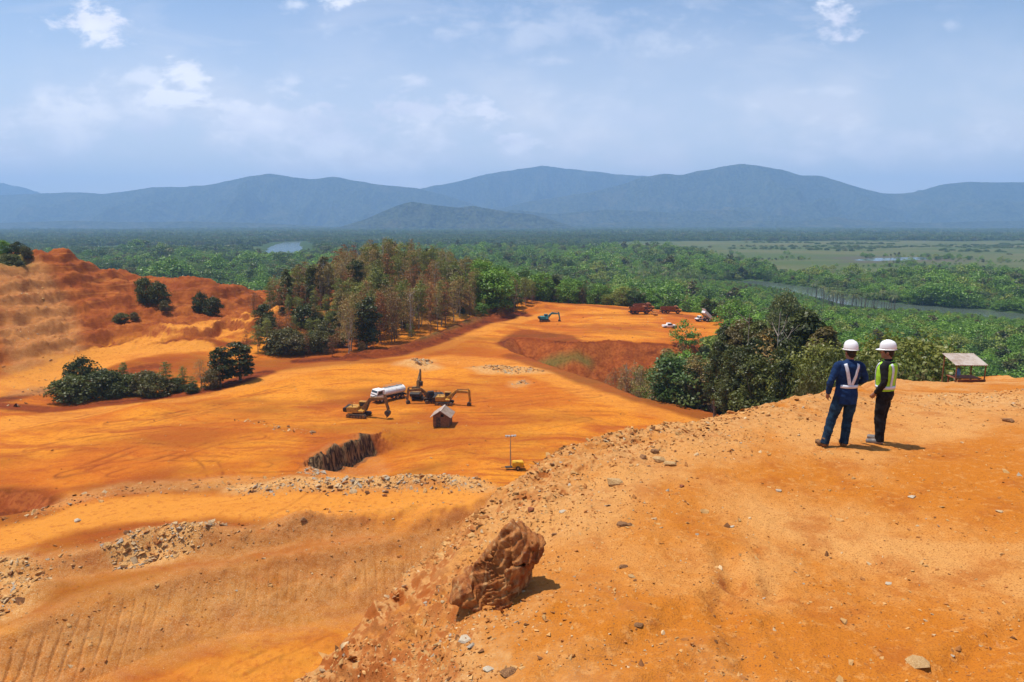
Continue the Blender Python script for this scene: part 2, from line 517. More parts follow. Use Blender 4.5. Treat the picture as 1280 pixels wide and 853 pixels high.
        fine += gb * (0.25 + 0.2 * fbm(xi * 1.3, yi * 1.3, 4, 139))
        # shallow wheel tracks crossing the flat
        for (ax, ay, bx_, by_) in TRACKS_NEAR:
            td, _, _ = near_poly([(ax, ay), (bx_, by_)], xi, yi, closed=False)
            fine -= 0.045 * np.exp(-(td / 0.12) ** 2) - 0.025 * np.exp(-((td - 0.24) / 0.1) ** 2)
        fine += sstep(-0.3, -4.0, sd) * 0.35 * fbm(xi * 0.3, yi * 0.3, 4, 141)
        rz = rz + fine
        kk = rz > z[nr]
        z[nr] = np.where(kk, rz, z[nr])
        r = reg[nr]; r[kk] = np.where(sd[kk] > -14, 0, 2); reg[nr] = r
    z = z.reshape(shp)
    if parts:
        return z, reg.reshape(shp), cut.reshape(shp)
    return z


BERM = wz([(440, 447, 28.6), (500, 437, 29), (545, 423, 29.2), (580, 408, 29.5), (610, 397, 29.5), (650, 388, 29), (690, 383, 28.6)])
HEAPS = []
for (px, py, rx, ry, hh) in [(520, 455, 4.5, 3.0, .9), (630, 463, 10, 3, .7), (545, 603, 7, 2.0, 1.1), (460, 606, 6, 1.6, .7), (390, 607, 5, 1.6, .6), (210, 668, 5, 2.0, 1.3),
                             (30, 725, 3, 2, .9), (640, 398, 12, 5, 1.2), (600, 432, 5, 3, .5), (250, 388, 6, 6, 2.0), (370, 600, 3, 2, .7), (380, 652, 3, 2, .9)]:
    q = at_z(px, py, 28)
    HEAPS.append((q[0], q[1], rx, ry, hh))
TRACKS_NEAR = [(at_z(a, b, RZ)[0], at_z(a, b, RZ)[1], at_z(c, d, RZ)[0], at_z(c, d, RZ)[1]) for a, b, c, d in
               [(700, 853, 920, 740), (745, 853, 960, 745), (920, 740, 905, 690), (900, 760, 940, 853), (1180, 853, 1290, 790)]]


# ------------------------------------------------------------------ one ground sheet on a log-polar grid, split by kind of ground
def tag(o, label=None, cat=None, group=None, kind=None):
    if label: o['label'] = label
    if cat: o['category'] = cat
    if group: o['group'] = group
    if kind: o['kind'] = kind
    return o


def grid_axis():
    fine = np.radians(np.arange(-41.5, 41.5001, AZ_STEP))
    lo = np.radians(np.linspace(-180, -42.5, 60)); hi = np.radians(np.linspace(42.5, 180, 60)[:-1])
    az = np.concatenate([lo, fine, hi])
    r = [2.2]
    while r[-1] < 10500:
        q = r[-1]
        if q < 5: s = 0.010
        elif q < 20: s = R_STEP
        elif q < 48: s = 0.008
        elif q < 330: s = R_STEP * 1.15
        elif q < 1000: s = 0.010
        else: s = 0.03
        r.append(q * (1 + s))
    return az, np.array(r)


AZ_STEP, R_STEP = 0.085, 0.0036
az, rr = grid_axis()
NA, NR = len(az), len(rr)
AZ, R2 = np.meshgrid(az, rr)
X = R2 * np.sin(AZ); Y = R2 * np.cos(AZ)
Z, REG, CUT = terrain(X, Y, True)

# what the soil is: r gravel and broken rock, g packed haul road, b fresh red cut, a green cover
SOIL = np.zeros((NR, NA, 4), np.float32)
mineb = (Y > 10) & (Y < 460) & (np.abs(X) < 420)
xi, yi = X[mineb], Y[mineb]


def patch(pts, z=28.0, soft=2.0, closed=True, jitter=2.0, seed=200):
    P = wz([(a, b, z) for a, b in pts])
    s = signed(P, xi, yi) + jitter * fbm(xi * 0.12, yi * 0.12, 4, seed)
    return sstep(-soft, soft, s)


def strip(pts, width, z=28.0, soft=1.5, jitter=1.5, seed=210):
    P = [at_z(*p)[:2] if len(p) == 3 else at_z(p[0], p[1], z)[:2] for p in pts]
    d, _, _ = near_poly(P, xi, yi, closed=False)
    d = d + jitter * fbm(xi * 0.15, yi * 0.15, 4, seed)
    return sstep(width + soft, width - soft, d)


road = np.zeros_like(xi); grav = np.zeros_like(xi); red = np.zeros_like(xi); green = np.zeros_like(xi)
ROAD_FRONT = [(-150, 715), (0, 676), (90, 650), (180, 637), (280, 631), (400, 632), (480, 633), (560, 628)]
road_a = strip(ROAD_FRONT, 4.6)
ROAD_HILL = [(-120, 520, 28), (0, 482, 28.6), (60, 460, 29.6), (130, 436, 31.5), (200, 414, 34), (260, 401, 36), (300, 393, 37), (335, 387, 37.4)]
road_b = strip(ROAD_HILL, 4.2)
road_b = np.maximum(road_b, strip([(60, 470, 29.0), (130, 445, 30.5), (200, 437, 30.6), (245, 433, 30.8)], 4.5))
road = np.maximum(road_a, road_b)
road = np.maximum(road, 0.8 * strip([(-60, 545), (120, 510), (260, 490), (340, 472), (430, 455), (540, 438), (600, 415), (640, 400), (690, 392)], 5.0))
road = np.maximum(road, 0.7 * strip([(560, 450), (640, 455), (720, 480), (800, 505), (850, 515)], 6.0))
grav = np.maximum(grav, patch([(495, 458), (515, 449), (540, 450), (555, 460), (530, 464)], seed=221))
grav = np.maximum(grav, patch([(580, 460), (610, 456), (660, 461), (686, 467), (640, 470), (600, 467)], seed=222))
grav = np.maximum(grav, 0.7 * patch([(640, 478), (655, 476), (662, 481), (645, 483)], seed=223))
grav = np.maximum(grav, strip([(300, 612), (400, 608), (480, 609), (545, 603), (600, 611)], 1.8, seed=224))
grav = np.maximum(grav, 0.25 * patch([(372, 596), (390, 570), (465, 545), (490, 575), (470, 600), (400, 605)], soft=1.0, jitter=.8, seed=225))
grav = np.maximum(grav, patch([(120, 690), (180, 665), (260, 655), (290, 658), (230, 685), (150, 700)], seed=226))
grav = np.maximum(grav, patch([(-40, 700), (40, 690), (60, 715), (20, 750), (-40, 770)], seed=227))
s1 = signed(LOW_FLOOR, xi, yi)
grav = np.maximum(grav, 0.62 * np.clip(1 - np.abs(s1 - 3.0) / 7.0, 0, 1) ** 0.6)
s2 = signed(BENCH, xi, yi)
grav = np.maximum(grav, 0.5 * sstep(-3, 0, s2) * sstep(6.5, 2, s2))
grav = np.maximum(grav, 0.45 * strip([(60, 632), (150, 612), (300, 602), (430, 612), (600, 615)], 2.2, seed=228))
grav = np.maximum(grav, 0.4 * patch([(0, 395), (40, 385), (95, 400), (110, 430), (60, 445), (0, 450)], z=36, seed=229))
red = np.maximum(red, CUT[mineb])
red = np.maximum(red, 0.9 * sstep(-2, 2, signed(HOLLOW, xi, yi)))
red = np.maximum(red, 1.0 * strip([(-60, 507, 28), (60, 509, 28), (150, 497, 28), (250, 487, 28), (330, 466, 28)], 3.2, seed=231))
red = np.maximum(red, 1.0 * strip([(380, 450, 28.6), (440, 448, 28.6), (500, 439, 29), (545, 425, 29.2), (580, 410, 29.5), (610, 399, 29.5), (650, 390, 29)], 4.5, seed=232))
red = np.maximum(red, 0.85 * patch([(612, 432), (650, 412), (720, 420), (735, 430), (650, 440)], seed=233))
red = np.maximum(red, 0.75 * strip([(640, 445), (700, 465), (760, 486), (830, 505), (905, 522)], 3.2, seed=234))
red = np.maximum(red, 0.7 * patch([(480, 590), (520, 575), (560, 575), (540, 590)], soft=3, seed=235))
red = np.maximum(red, 0.6 * strip([(620, 380), (690, 379), (760, 383), (840, 391), (900, 398)], 5.0, seed=236))
red = np.maximum(red, 0.8 * patch([(210, 352), (270, 354), (300, 362), (260, 372), (215, 362)], z=42, seed=237))
for bank_ in ([(100, 434, 32), (160, 420, 33.5), (220, 403, 35.5), (290, 390, 37.5)], [(150, 437, 31), (215, 421, 33), (270, 412, 35), (310, 412, 34.5)], [(0, 500, 28.2), (60, 480, 28.6), (130, 462, 29.4), (200, 452, 29.8)]):
    red = np.maximum(red, 0.95 * strip([q for q in bank_], 2.6, seed=239))
red = np.where(np.maximum(road_a, road_b) > .5, red * .15, red)
hillz = Z[mineb]
red = np.maximum(red, 0.55 * sstep(31, 36, hillz) * (0.6 + 1.2 * fbm(xi * 0.03, yi * 0.03, 3, 238)))
green = np.maximum(green, 0.8 * strip([(664, 441, 25.5), (700, 447, 24), (735, 452, 23)], 1.6, seed=241))
red = np.maximum(red, 0.6 * sstep(0.02, 0.34, fbm(xi * .022 + 5, yi * .05, 4, 245)) * sstep(20, -40, xi))
red = np.maximum(red, 0.4 * sstep(0.05, 0.4, fbm(xi * .03 + 15, yi * .07, 4, 246)))
green = np.maximum(green, sstep(-3, 3, signed([at_d(*q)[:2] for q in [(-200, 300, 190), (-60, 310, 222), (10, 312, 226), (30, 318, 226), (36, 336, 216), (0, 346, 204), (-100, 350, 180), (-200, 350, 160)]], xi, yi) + 3 * fbm(xi * .15, yi * .15, 3, 242)))
green = np.maximum(green, 0.55 * sstep(-72, -60, xi) * sstep(29.6, 31.5, hillz) * sstep(60, 35, xi))
keep_ = np.maximum(road_a, road_b)
red = red * (1 - .9 * keep_); grav = grav * (1 - .85 * keep_)
lowf = sstep(9, 11, s1) * (xi > -95)
red = red * (1 - .6 * lowf); road = np.maximum(road, .55 * lowf)
# wheel tracks of the trucks: pairs of lines curving over the pad
rt = np.random.default_rng(91)
floor_ok = (Z[mineb] > 26) & (Z[mineb] < 29.6)
for k in range(64):
    if k < 20: p0 = at_z(rt.uniform(20, 230), rt.uniform(520, 600), 28); hd_ = rt.uniform(0.2, 1.3); L_ = rt.uniform(18, 40); cv = rt.uniform(-.05, .02)
    elif k < 42: p0 = at_z(rt.uniform(200, 620), rt.uniform(450, 600), 28); hd_ = rt.uniform(-.5, .6); L_ = rt.uniform(25, 70); cv = rt.uniform(-.015, .015)
    elif k < 54: p0 = at_z(rt.uniform(620, 860), rt.uniform(388, 425), 28); hd_ = rt.uniform(-.7, .5); L_ = rt.uniform(25, 60); cv = rt.uniform(-.03, .03)
    else: p0 = at_z(rt.uniform(100, 420), rt.uniform(770, 850), 22.6); hd_ = rt.uniform(.2, 1.0); L_ = rt.uniform(14, 30); cv = rt.uniform(-.02, .03)
    pts = [(p0[0], p0[1])]
    for j in range(14):
        pts.append((pts[-1][0] + math.cos(hd_) * L_ / 14, pts[-1][1] + math.sin(hd_) * L_ / 14)); hd_ += cv * L_ / 14
    pa = np.array(pts)
    bb = (xi > pa[:, 0].min() - 3) & (xi < pa[:, 0].max() + 3) & (yi > pa[:, 1].min() - 3) & (yi < pa[:, 1].max() + 3)
    if k < 54: bb &= floor_ok
    if not bb.any(): continue
    d_, _, _ = near_poly(pts, xi[bb], yi[bb], closed=False)
    d_ = np.abs(d_ - 1.1)
    red[bb] = np.maximum(red[bb], rt.uniform(.3, .75) * np.exp(-(d_ / .32) ** 2) * (0.6 + fbm(xi[bb] * .3, yi[bb] * .3, 2, 900 + k)))
SOIL[mineb] = np.stack([grav, road, red, green], -1).clip(0, 2)
if True:
    SOIL[..., 3] = np.where((REG == 1), SOIL[..., 3], 0)
rb = REG == 0
if rb.any():
    xs, ys = X[rb], Y[rb]
    sd = signed(RIDGE_EDGE, xs, ys)
    gr = sstep(3.0, 0.0, sd + 0.9 * fbm(xs * 0.5, ys * 0.5, 4, 250)) * sstep(14, 5, xs) * 0.8
    gr = np.maximum(gr, 0.75 * sstep(0.1, 0.45, fbm(xs * 0.22, ys * 0.22, 5, 251) + 0.25 * sstep(6.5, 9.5, ys) - 0.12))
    gr = np.maximum(gr, 0.9 * np.exp(-(((xs - 12.6) / 3.6) ** 2 + ((ys - 17.0) / 4.0) ** 2)))
    gr = np.maximum(gr, 0.8 * np.exp(-(((xs + 0.5) / 1.2) ** 2 + ((ys - 5.6) / 1.4) ** 2)))
    bk = np.exp(-(((xs + 1.45) / 0.8) ** 2 + ((ys - 6.9) / 1.5) ** 2))
    rd = np.maximum(0.75 * bk, 0.8 * sstep(-0.02, 0.32, fbm(xs * 0.35 + 40, ys * 0.35, 4, 252)) * sstep(2.5, 5.5, xs) * sstep(12, 8, ys))
    SOIL[rb] = np.stack([gr, np.clip(fbm(xs * 0.15, ys * 0.15, 3, 253) + .3, 0, 1), rd.clip(0, 1), np.zeros_like(gr)], -1)
# plain: r meadow, g forest floor, b mud
MEADOW = [at_z(px, py, 0)[:2] for px, py in [(690, 305.5), (800, 302.5), (1000, 301.5), (1330, 301.5), (1330, 362), (1250, 356), (1130, 350), (1050, 352), (1000, 347),
                                             (940, 338), (880, 322), (800, 313), (740, 309)]]
MEADOW2 = [at_z(px, py, 0)[:2] for px, py in [(90, 309.5), (180, 307), (290, 307), (330, 311), (250, 313), (150, 313.5)]]
MEADOWS = [MEADOW, MEADOW2]
CUTE = (CUT > 0) & (CUT <= 1)
SLOPE = (REG == 1) & CUTE & (X + 0.25 * (Y - 190) > 68) | (REG == 1) & CUTE & (Y > 315) | (REG == 1) & (X < -150) & CUTE
REG[SLOPE] = 2
pb = (REG >= 2)
xs, ys = X[pb], Y[pb]
md = np.zeros_like(xs)
for P in MEADOWS:
    wdt = 0.04 * np.hypot(xs, ys)
    md = np.maximum(md, sstep(-1, 1, (signed(P, xs, ys) + wdt * fbm(xs * 0.006, ys * 0.006, 4, 260)) / (0.2 * wdt + 1)))
mud = sstep(-120, 40, signed(POND, xs, ys) + 120 * fbm(xs * 0.008, ys * 0.012, 4, 261))
SOIL[pb] = np.stack([md, 0 * md, mud, 1 - md], -1)

# smooth normals of the whole sheet, so the pieces join without a seam
dX = np.gradient(np.stack([X, Y, Z], -1), axis=1)
dR = np.gradient(np.stack([X, Y, Z], -1), axis=0)
NRM = np.cross(dX, dR)
NRM /= np.linalg.norm(NRM, axis=-1, keepdims=True) + 1e-12
NRM *= np.sign(NRM[..., 2:3])

ia, ja = np.meshgrid(np.arange(NR - 1), np.arange(NA - 1), indexing='ij')
Q = np.stack([ia * NA + ja, ia * NA + ja + 1, (ia + 1) * NA + ja + 1, (ia + 1) * NA + ja], -1).reshape(-1, 4)
wrap = np.stack([np.arange(NR - 1) * NA + NA - 1, np.arange(NR - 1) * NA, (np.arange(NR - 1) + 1) * NA, (np.arange(NR - 1) + 1) * NA + NA - 1], -1)
Q = np.concatenate([Q, wrap])
VX = np.stack([X, Y, Z], -1).reshape(-1, 3)
VN = NRM.reshape(-1, 3)
VS = SOIL.reshape(-1, 4)
FREG = REG.reshape(-1)[Q[:, 0]]
roadm = np.zeros((NR, NA)); roadm[mineb] = np.maximum(road_a, road_b)
FROAD = roadm.reshape(-1)[Q].mean(1) > 0.5


def mesh_np(name, V, F, m=None, parent=None, smooth=True, attr=None, normals=None):
    """one mesh object from arrays (all faces with the same number of corners)"""
    me = bpy.data.meshes.new(name)
    nf, k = F.shape
    me.vertices.add(len(V)); me.vertices.foreach_set('co', np.ascontiguousarray(V, np.float32).ravel())
    me.loops.add(nf * k); me.loops.foreach_set('vertex_index', np.ascontiguousarray(F, np.int32).ravel())
    me.polygons.add(nf); me.polygons.foreach_set('loop_start', np.arange(0, nf * k, k, dtype=np.int32))
    me.polygons.foreach_set('use_smooth', np.full(nf, smooth))
    me.update(calc_edges=True)
    for an, arr in (attr or {}).items():
        if arr.ndim == 2:
            a = me.attributes.new(an, 'FLOAT_COLOR', 'POINT'); a.data.foreach_set('color', np.ascontiguousarray(arr, np.float32).ravel())
        else:
            a = me.attributes.new(an, 'FLOAT', 'POINT'); a.data.foreach_set('value', np.ascontiguousarray(arr, np.float32).ravel())
    if normals is not None:
        me.normals_split_custom_set_from_vertices(np.ascontiguousarray(normals, np.float32))
    if m is not None:
        me.materials.append(m)
    o = bpy.data.objects.new(name, me)
    COL.objects.link(o)
    if parent is not None:
        o.parent = parent
    return o


def ground_piece(name, mask, m):
    f = Q[mask]
    used, inv = np.unique(f, return_inverse=True)
    o = mesh_np(name, VX[used], inv.reshape(-1, 4), m, attr={'soil': VS[used]}, normals=VN[used])
    tag(o, kind='structure')
    return o


# ------------------------------------------------------------------ soil materials
def soil_material(name, near):
    m, t = mat(name)
    pos = t.n('ShaderNodeNewGeometry')
    P = pos.outputs['Position']
    at = t.n('ShaderNodeAttribute', {'attribute_name': 'soil'})
    sp = t.n('ShaderNodeSeparateColor', None, i0=at.outputs['Color'])
    gv, rd, rc = sp.outputs[0], sp.outputs[1], sp.outputs[2]
    gn = at.outputs['Alpha']
    tn = t.n('ShaderNodeSeparateXYZ', None, i0=pos.outputs['Normal'])
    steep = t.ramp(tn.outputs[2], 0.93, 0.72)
    k = 1.0 if near else 0.14
    big = t.noise(P, 0.28 * k, 6, 0.6, 0.3)
    mid = t.noise(P, 1.3 * k, 7, 0.65, 0.2)
    fine = t.noise(P, 9.0 * k, 5, 0.65)
    tiny = t.noise(P, 60.0 * k, 3, 0.6)
    if near:
        base = t.mix(t.ramp(big, 0.40, 0.62), (0.47, 0.150, 0.014), (0.57, 0.265, 0.075))
        base = t.mix(t.math('MULTIPLY', t.ramp(mid, 0.5, 0.66), 0.6), base, (0.36, 0.095, 0.012))
        base = t.mix(t.math('MULTIPLY', t.ramp(fine, 0.52, 0.66), 0.55), base, (0.58, 0.27, 0.075))
        base = t.mix(t.math('MULTIPLY', t.ramp(tiny, 0.53, 0.62), 0.7), base, (0.27, 0.08, 0.015))
        base = t.mix(t.math('MULTIPLY', rc, t.ramp(mid, 0.32, 0.58)), base, (0.34, 0.085, 0.018))
        gravel = t.mix(t.ramp(fine, 0.35, 0.65), (0.46, 0.205, 0.058), (0.56, 0.30, 0.11))
        gravel = t.mix(t.math('MULTIPLY', t.ramp(tiny, 0.54, 0.68), 0.6), gravel, (0.62, 0.44, 0.23))
        base = t.mix(t.math('MULTIPLY', gv, t.ramp(mid, 0.3, 0.6)), base, gravel)
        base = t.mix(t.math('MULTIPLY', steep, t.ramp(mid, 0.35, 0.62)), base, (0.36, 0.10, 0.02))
    else:
        # drawn out streaks of hauled and graded soil
        warp = t.noise(P, 0.03, 3, 0.5)
        wv = t.n('ShaderNodeVectorMath', {'operation': 'ADD'}, i0=t.scale(P, (0.05, 0.22, 0.3)), i1=t.scale(warp, (0.5, 4.0, 0.0))).outputs[0]
        stk = t.noise(wv, 1.0, 9, 0.68, 0.5)
        wv2 = t.n('ShaderNodeVectorMath', {'operation': 'ADD'}, i0=t.scale(P, (0.9, 1.6, 0.8)), i1=t.scale(warp, (3.0, 9.0, 0.0))).outputs[0]
        scr = t.noise(wv2, 1.0, 6, 0.7, 1.2)
        base = t.mix(t.ramp(big, 0.40, 0.60), (0.47, 0.115, 0.006), (0.62, 0.215, 0.014))
        base = t.mix(t.math('MULTIPLY', t.ramp(stk, 0.5, 0.64), 0.85), base, (0.36, 0.072, 0.008))
        base = t.mix(t.math('MULTIPLY', t.ramp(stk, 0.5, 0.3), 0.35), base, (0.66, 0.29, 0.035))
        base = t.mix(t.math('MULTIPLY', t.ramp(mid, 0.54, 0.72), 0.4), base, (0.40, 0.10, 0.014))
        base = t.mix(t.math('MULTIPLY', t.ramp(scr, 0.54, 0.66), 0.6), base, (0.36, 0.075, 0.009))
        base = t.mix(t.math('MULTIPLY', t.ramp(scr, 0.44, 0.3), 0.3), base, (0.66, 0.26, 0.045))
        base = t.mix(t.math('MULTIPLY', rd, t.ramp(stk, 0.72, 0.45, 0.5, 1.0)), base, (0.62, 0.235, 0.030))
        base = t.mix(t.math('MULTIPLY', rc, t.ramp(mid, 0.12, 0.40)), base, t.mix(t.ramp(stk, 0.4, 0.6), (0.10, 0.018, 0.004), (0.20, 0.038, 0.006)))
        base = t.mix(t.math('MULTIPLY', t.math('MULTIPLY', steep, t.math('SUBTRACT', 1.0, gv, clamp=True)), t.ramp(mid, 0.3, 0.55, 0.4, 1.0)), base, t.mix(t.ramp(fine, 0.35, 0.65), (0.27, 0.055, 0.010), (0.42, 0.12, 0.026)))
        ph = t.n('ShaderNodeSeparateXYZ', None, i0=P)
        hillm = t.math('MULTIPLY', t.ramp(ph.outputs[2], 30.0, 34.0), t.math('SUBTRACT', 1.0, rd))
        hcol = t.mix(t.ramp(mid, 0.4, 0.6), (0.20, 0.036, 0.005), (0.33, 0.085, 0.012))
        hcol = t.mix(t.math('MULTIPLY', t.ramp(fine, 0.48, 0.66), 0.7), hcol, (0.17, 0.036, 0.008))
        hcol = t.mix(t.math('MULTIPLY', t.ramp(tiny, 0.54, 0.66), 0.55), hcol, (0.40, 0.15, 0.035))
        stra = t.noise(t.scale(P, (0.05, 0.05, 0.9)), 1.0, 6, 0.7, 0.6)
        hcol = t.mix(t.math('MULTIPLY', t.ramp(stra, 0.52, 0.62), 0.75), hcol, (0.20, 0.045, 0.010))
        hcol = t.mix(t.math('MULTIPLY', t.ramp(stra, 0.46, 0.36), 0.6), hcol, (0.44, 0.15, 0.03))
        base = t.mix(t.math('MULTIPLY', hillm, 0.9), base, hcol)
        base = t.mix(t.math('MULTIPLY', t.ramp(fine, 0.52, 0.64), 0.45), base, (0.34, 0.075, 0.010))
        base = t.mix(t.math('MULTIPLY', t.math('MULTIPLY', t.ramp(tiny, 0.55, 0.65), 0.40), t.math('SUBTRACT', 1.0, t.math('MAXIMUM', rc, hillm), clamp=True)), base, (0.66, 0.30, 0.075))
        gravel = t.mix(t.ramp(fine, 0.35, 0.65), (0.52, 0.215, 0.046), (0.62, 0.32, 0.10))
        gravel = t.mix(t.math('MULTIPLY', t.ramp(tiny, 0.5, 0.7), 0.8), gravel, (0.58, 0.44, 0.25))
        gravel = t.mix(t.math('MULTIPLY', t.ramp(tiny, 0.47, 0.34), 0.6), gravel, (0.28, 0.11, 0.03))
        base = t.mix(t.math('MULTIPLY', gv, t.ramp(mid, 0.2, 0.5)), base, gravel)
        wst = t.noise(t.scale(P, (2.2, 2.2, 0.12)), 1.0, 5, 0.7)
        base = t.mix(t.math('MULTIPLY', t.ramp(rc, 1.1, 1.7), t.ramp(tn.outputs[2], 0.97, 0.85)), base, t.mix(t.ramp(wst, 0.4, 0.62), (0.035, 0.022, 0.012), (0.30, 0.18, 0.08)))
        gcol = t.mix(t.ramp(fine, 0.35, 0.65), (0.08, 0.10, 0.018), (0.17, 0.14, 0.035))
        base = t.mix(t.math('MULTIPLY', gn, t.ramp(mid, 0.3, 0.5)), base, gcol)
    hsum = t.math('ADD', t.math('MULTIPLY', mid, 0.5), t.math('ADD', t.math('MULTIPLY', fine, 0.35), t.math('MULTIPLY', tiny, 0.16)))
    b = t.n('ShaderNodeBump', None, Strength=0.75 if near else 0.8, Distance=0.10 if near else 0.55, Height=hsum)
    bs = t.n('ShaderNodeBsdfPrincipled', None, Roughness=0.95, Normal=b.outputs[0])
    t.set(bs, 'Base Color', base)
    t.set(bs, 'Specular IOR Level', 0.12)
    t.n('ShaderNodeOutputMaterial', None, Surface=bs.outputs[0])
    return m


def plain_material():
    m, t = mat('plain_soil')
    P = t.n('ShaderNodeNewGeometry').outputs['Position']
    at = t.n('ShaderNodeAttribute', {'attribute_name': 'soil'})
    sp = t.n('ShaderNodeSeparateColor', None, i0=at.outputs['Color'])
    big = t.noise(t.scale(P, (0.5, 1.0, 1)), 0.006, 6, 0.6, 0.4)
    mid = t.noise(P, 0.045, 6, 0.65, 0.2)
    fine = t.noise(P, 0.3, 4, 0.6)
    wood = t.mix(t.ramp(mid, 0.35, 0.65), (0.028, 0.055, 0.012), (0.05, 0.085, 0.02))
    mead = t.mix(t.ramp(big, 0.36, 0.64), (0.070, 0.098, 0.028), (0.125, 0.120, 0.048))
    mead = t.mix(t.math('MULTIPLY', t.ramp(mid, 0.48, 0.7), 0.75), mead, (0.075, 0.10, 0.028))
    mead = t.mix(t.math('MULTIPLY', t.ramp(fine, 0.5, 0.75), 0.4), mead, (0.10, 0.12, 0.035))
    c = t.mix(sp.outputs[0], wood, mead)
    c = t.mix(t.math('MULTIPLY', sp.outputs[2], t.ramp(mid, 0.3, 0.6)), c, (0.10, 0.075, 0.065))
    bs = t.n('ShaderNodeBsdfPrincipled', None, Roughness=0.95)
    t.set(bs, 'Base Color', c)
    t.set(bs, 'Specular IOR Level', 0.1)
    t.n('ShaderNodeOutputMaterial', None, Surface=bs.outputs[0])
    return m


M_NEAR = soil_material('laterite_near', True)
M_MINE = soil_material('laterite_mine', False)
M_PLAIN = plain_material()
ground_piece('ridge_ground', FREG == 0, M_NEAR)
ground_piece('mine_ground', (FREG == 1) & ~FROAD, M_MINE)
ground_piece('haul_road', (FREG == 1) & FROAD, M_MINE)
ground_piece('plain_ground', FREG >= 2, M_PLAIN)

# ------------------------------------------------------------------ water
M_WATER, t = mat('water')
P = t.n('ShaderNodeNewGeometry').outputs['Position']
bp = t.n('ShaderNodeBump', None, Strength=0.03, Distance=0.1, Height=t.noise(P, 0.5, 2))
bs = t.n('ShaderNodeBsdfPrincipled', None, Roughness=0.12, Normal=bp.outputs[0])
t.set(bs, 'Base Color', (0.10, 0.13, 0.10, 1))
t.n('ShaderNodeOutputMaterial', None, Surface=bs.outputs[0])


def water_sheet(name, P, grow, zz):
    P = np.array(P)
    c = P.mean(0)
    d = P - c
    P = c + d * (1 + grow / (np.linalg.norm(d, axis=1, keepdims=True)))
    bm = bmesh.new()
    bm.faces.new([bm.verts.new((p[0], p[1], zz)) for p in P])
    bmesh.ops.triangulate(bm, faces=bm.faces[:])
    me = bpy.data.meshes.new(name); bm.to_mesh(me); bm.free()
    me.materials.append(M_WATER)
    if me.polygons and me.polygons[0].normal.z < 0:
        me.flip_normals()
    o = bpy.data.objects.new(name, me); COL.objects.link(o)
    return tag(o, kind='structure')


water_sheet('lake_water', LAKE, 60, 0.0)
water_sheet('pond_water', POND, 160, 0.0)
rp = np.array(RIVER[0]); tn_ = np.gradient(rp, axis=0); tn_ /= np.linalg.norm(tn_, axis=1, keepdims=True)
nrm = np.c_[-tn_[:, 1], tn_[:, 0]] * 38
strip_v = np.concatenate([np.c_[rp + nrm, np.zeros(len(rp))], np.c_[rp - nrm, np.zeros(len(rp))]])
nr_ = len(rp)
fr = np.array([[i, i + nr_, i + 1 + nr_, i + 1] for i in range(nr_ - 1)])
o = mesh_np('river_water', strip_v, fr[:, ::-1] if True else fr, M_WATER)
tag(o, kind='structure')


# ------------------------------------------------------------------ mountains round the plain
def mountain(name, sky_px, D, depth, base, m, seed, rough=0.28, foot=0.35, na=420, nr=150, wob=1.0):
    """a range whose crest stands at distance D; sky_px are (px, py) of its crest in the photo"""
    pts = np.array(sky_px, float)
    us = np.array([pix_dir(p[0], p[1])[0] / pix_dir(p[0], p[1])[1] for p in pts])
    vs = np.array([pix_dir(p[0], p[1])[2] / pix_dir(p[0], p[1])[1] for p in pts])
    uu = np.linspace(us[0], us[-1], na)
    crest = np.interp(uu, us, vs) * D + CAMZ
    ker = np.ones(5) / 5
    crest = np.convolve(np.pad(crest, 2, 'edge'), ker, 'valid')
    tt = np.linspace(-1, 1, nr)
    U, T = np.meshgrid(uu, tt)
    C = np.broadcast_to(crest, U.shape)
    Yd = D + T * depth
    Xd = U * D * (1 + 0.0 * T)
    prof = np.where(T < 0, (1 - np.abs(T) ** 1.0), 1 - T ** 2)
    prof = np.clip(prof, 0, 1)
    prof = prof ** (1 + foot)
    s = 1.0 / (depth * 0.42)
    rg = ridged(Xd * s + 0.15 * fbm(Xd * s * 2, Yd * s * 2, 3, seed + 5), Yd * s * 0.5, 6, seed) - 0.75
    mid = prof * (1 - prof) * 4
    Zd = base + (C - base) * np.clip(prof + wob * rough * rg * mid * 2.2, -0.05, 1.0)
    Zd += (C - base) * 0.018 * fbm(Xd * s * 5, Yd * s * 5, 4, seed + 9)
    V = np.stack([Xd, Yd, Zd], -1).reshape(-1, 3)
    i, j = np.meshgrid(np.arange(nr - 1), np.arange(na - 1), indexing='ij')
    F = np.stack([i * na + j, i * na + j + 1, (i + 1) * na + j + 1, (i + 1) * na + j], -1).reshape(-1, 4)
    o = mesh_np(name, V, F, m)
    return tag(o, kind='structure')


M_MOUNT, t = mat('mountain_forest')
P = t.n('ShaderNodeNewGeometry').outputs['Position']
na_ = t.noise(P, 0.004, 6, 0.6)
nb_ = t.noise(P, 0.03, 6, 0.7)
c = t.mix(t.ramp(nb_, 0.38, 0.62), (0.014, 0.026, 0.010), (0.085, 0.100, 0.045))
c = t.mix(t.math('MULTIPLY', t.ramp(na_, 0.5, 0.7), 0.5), c, (0.15, 0.13, 0.06))
bp = t.n('ShaderNodeBump', None, Strength=1.0, Distance=30.0, Height=nb_)
bs = t.n('ShaderNodeBsdfPrincipled', None, Roughness=0.95, Normal=bp.outputs[0])
t.set(bs, 'Base Color', c); t.set(bs, 'Specular IOR Level', 0.05)
t.n('ShaderNodeOutputMaterial', None, Surface=bs.outputs[0])

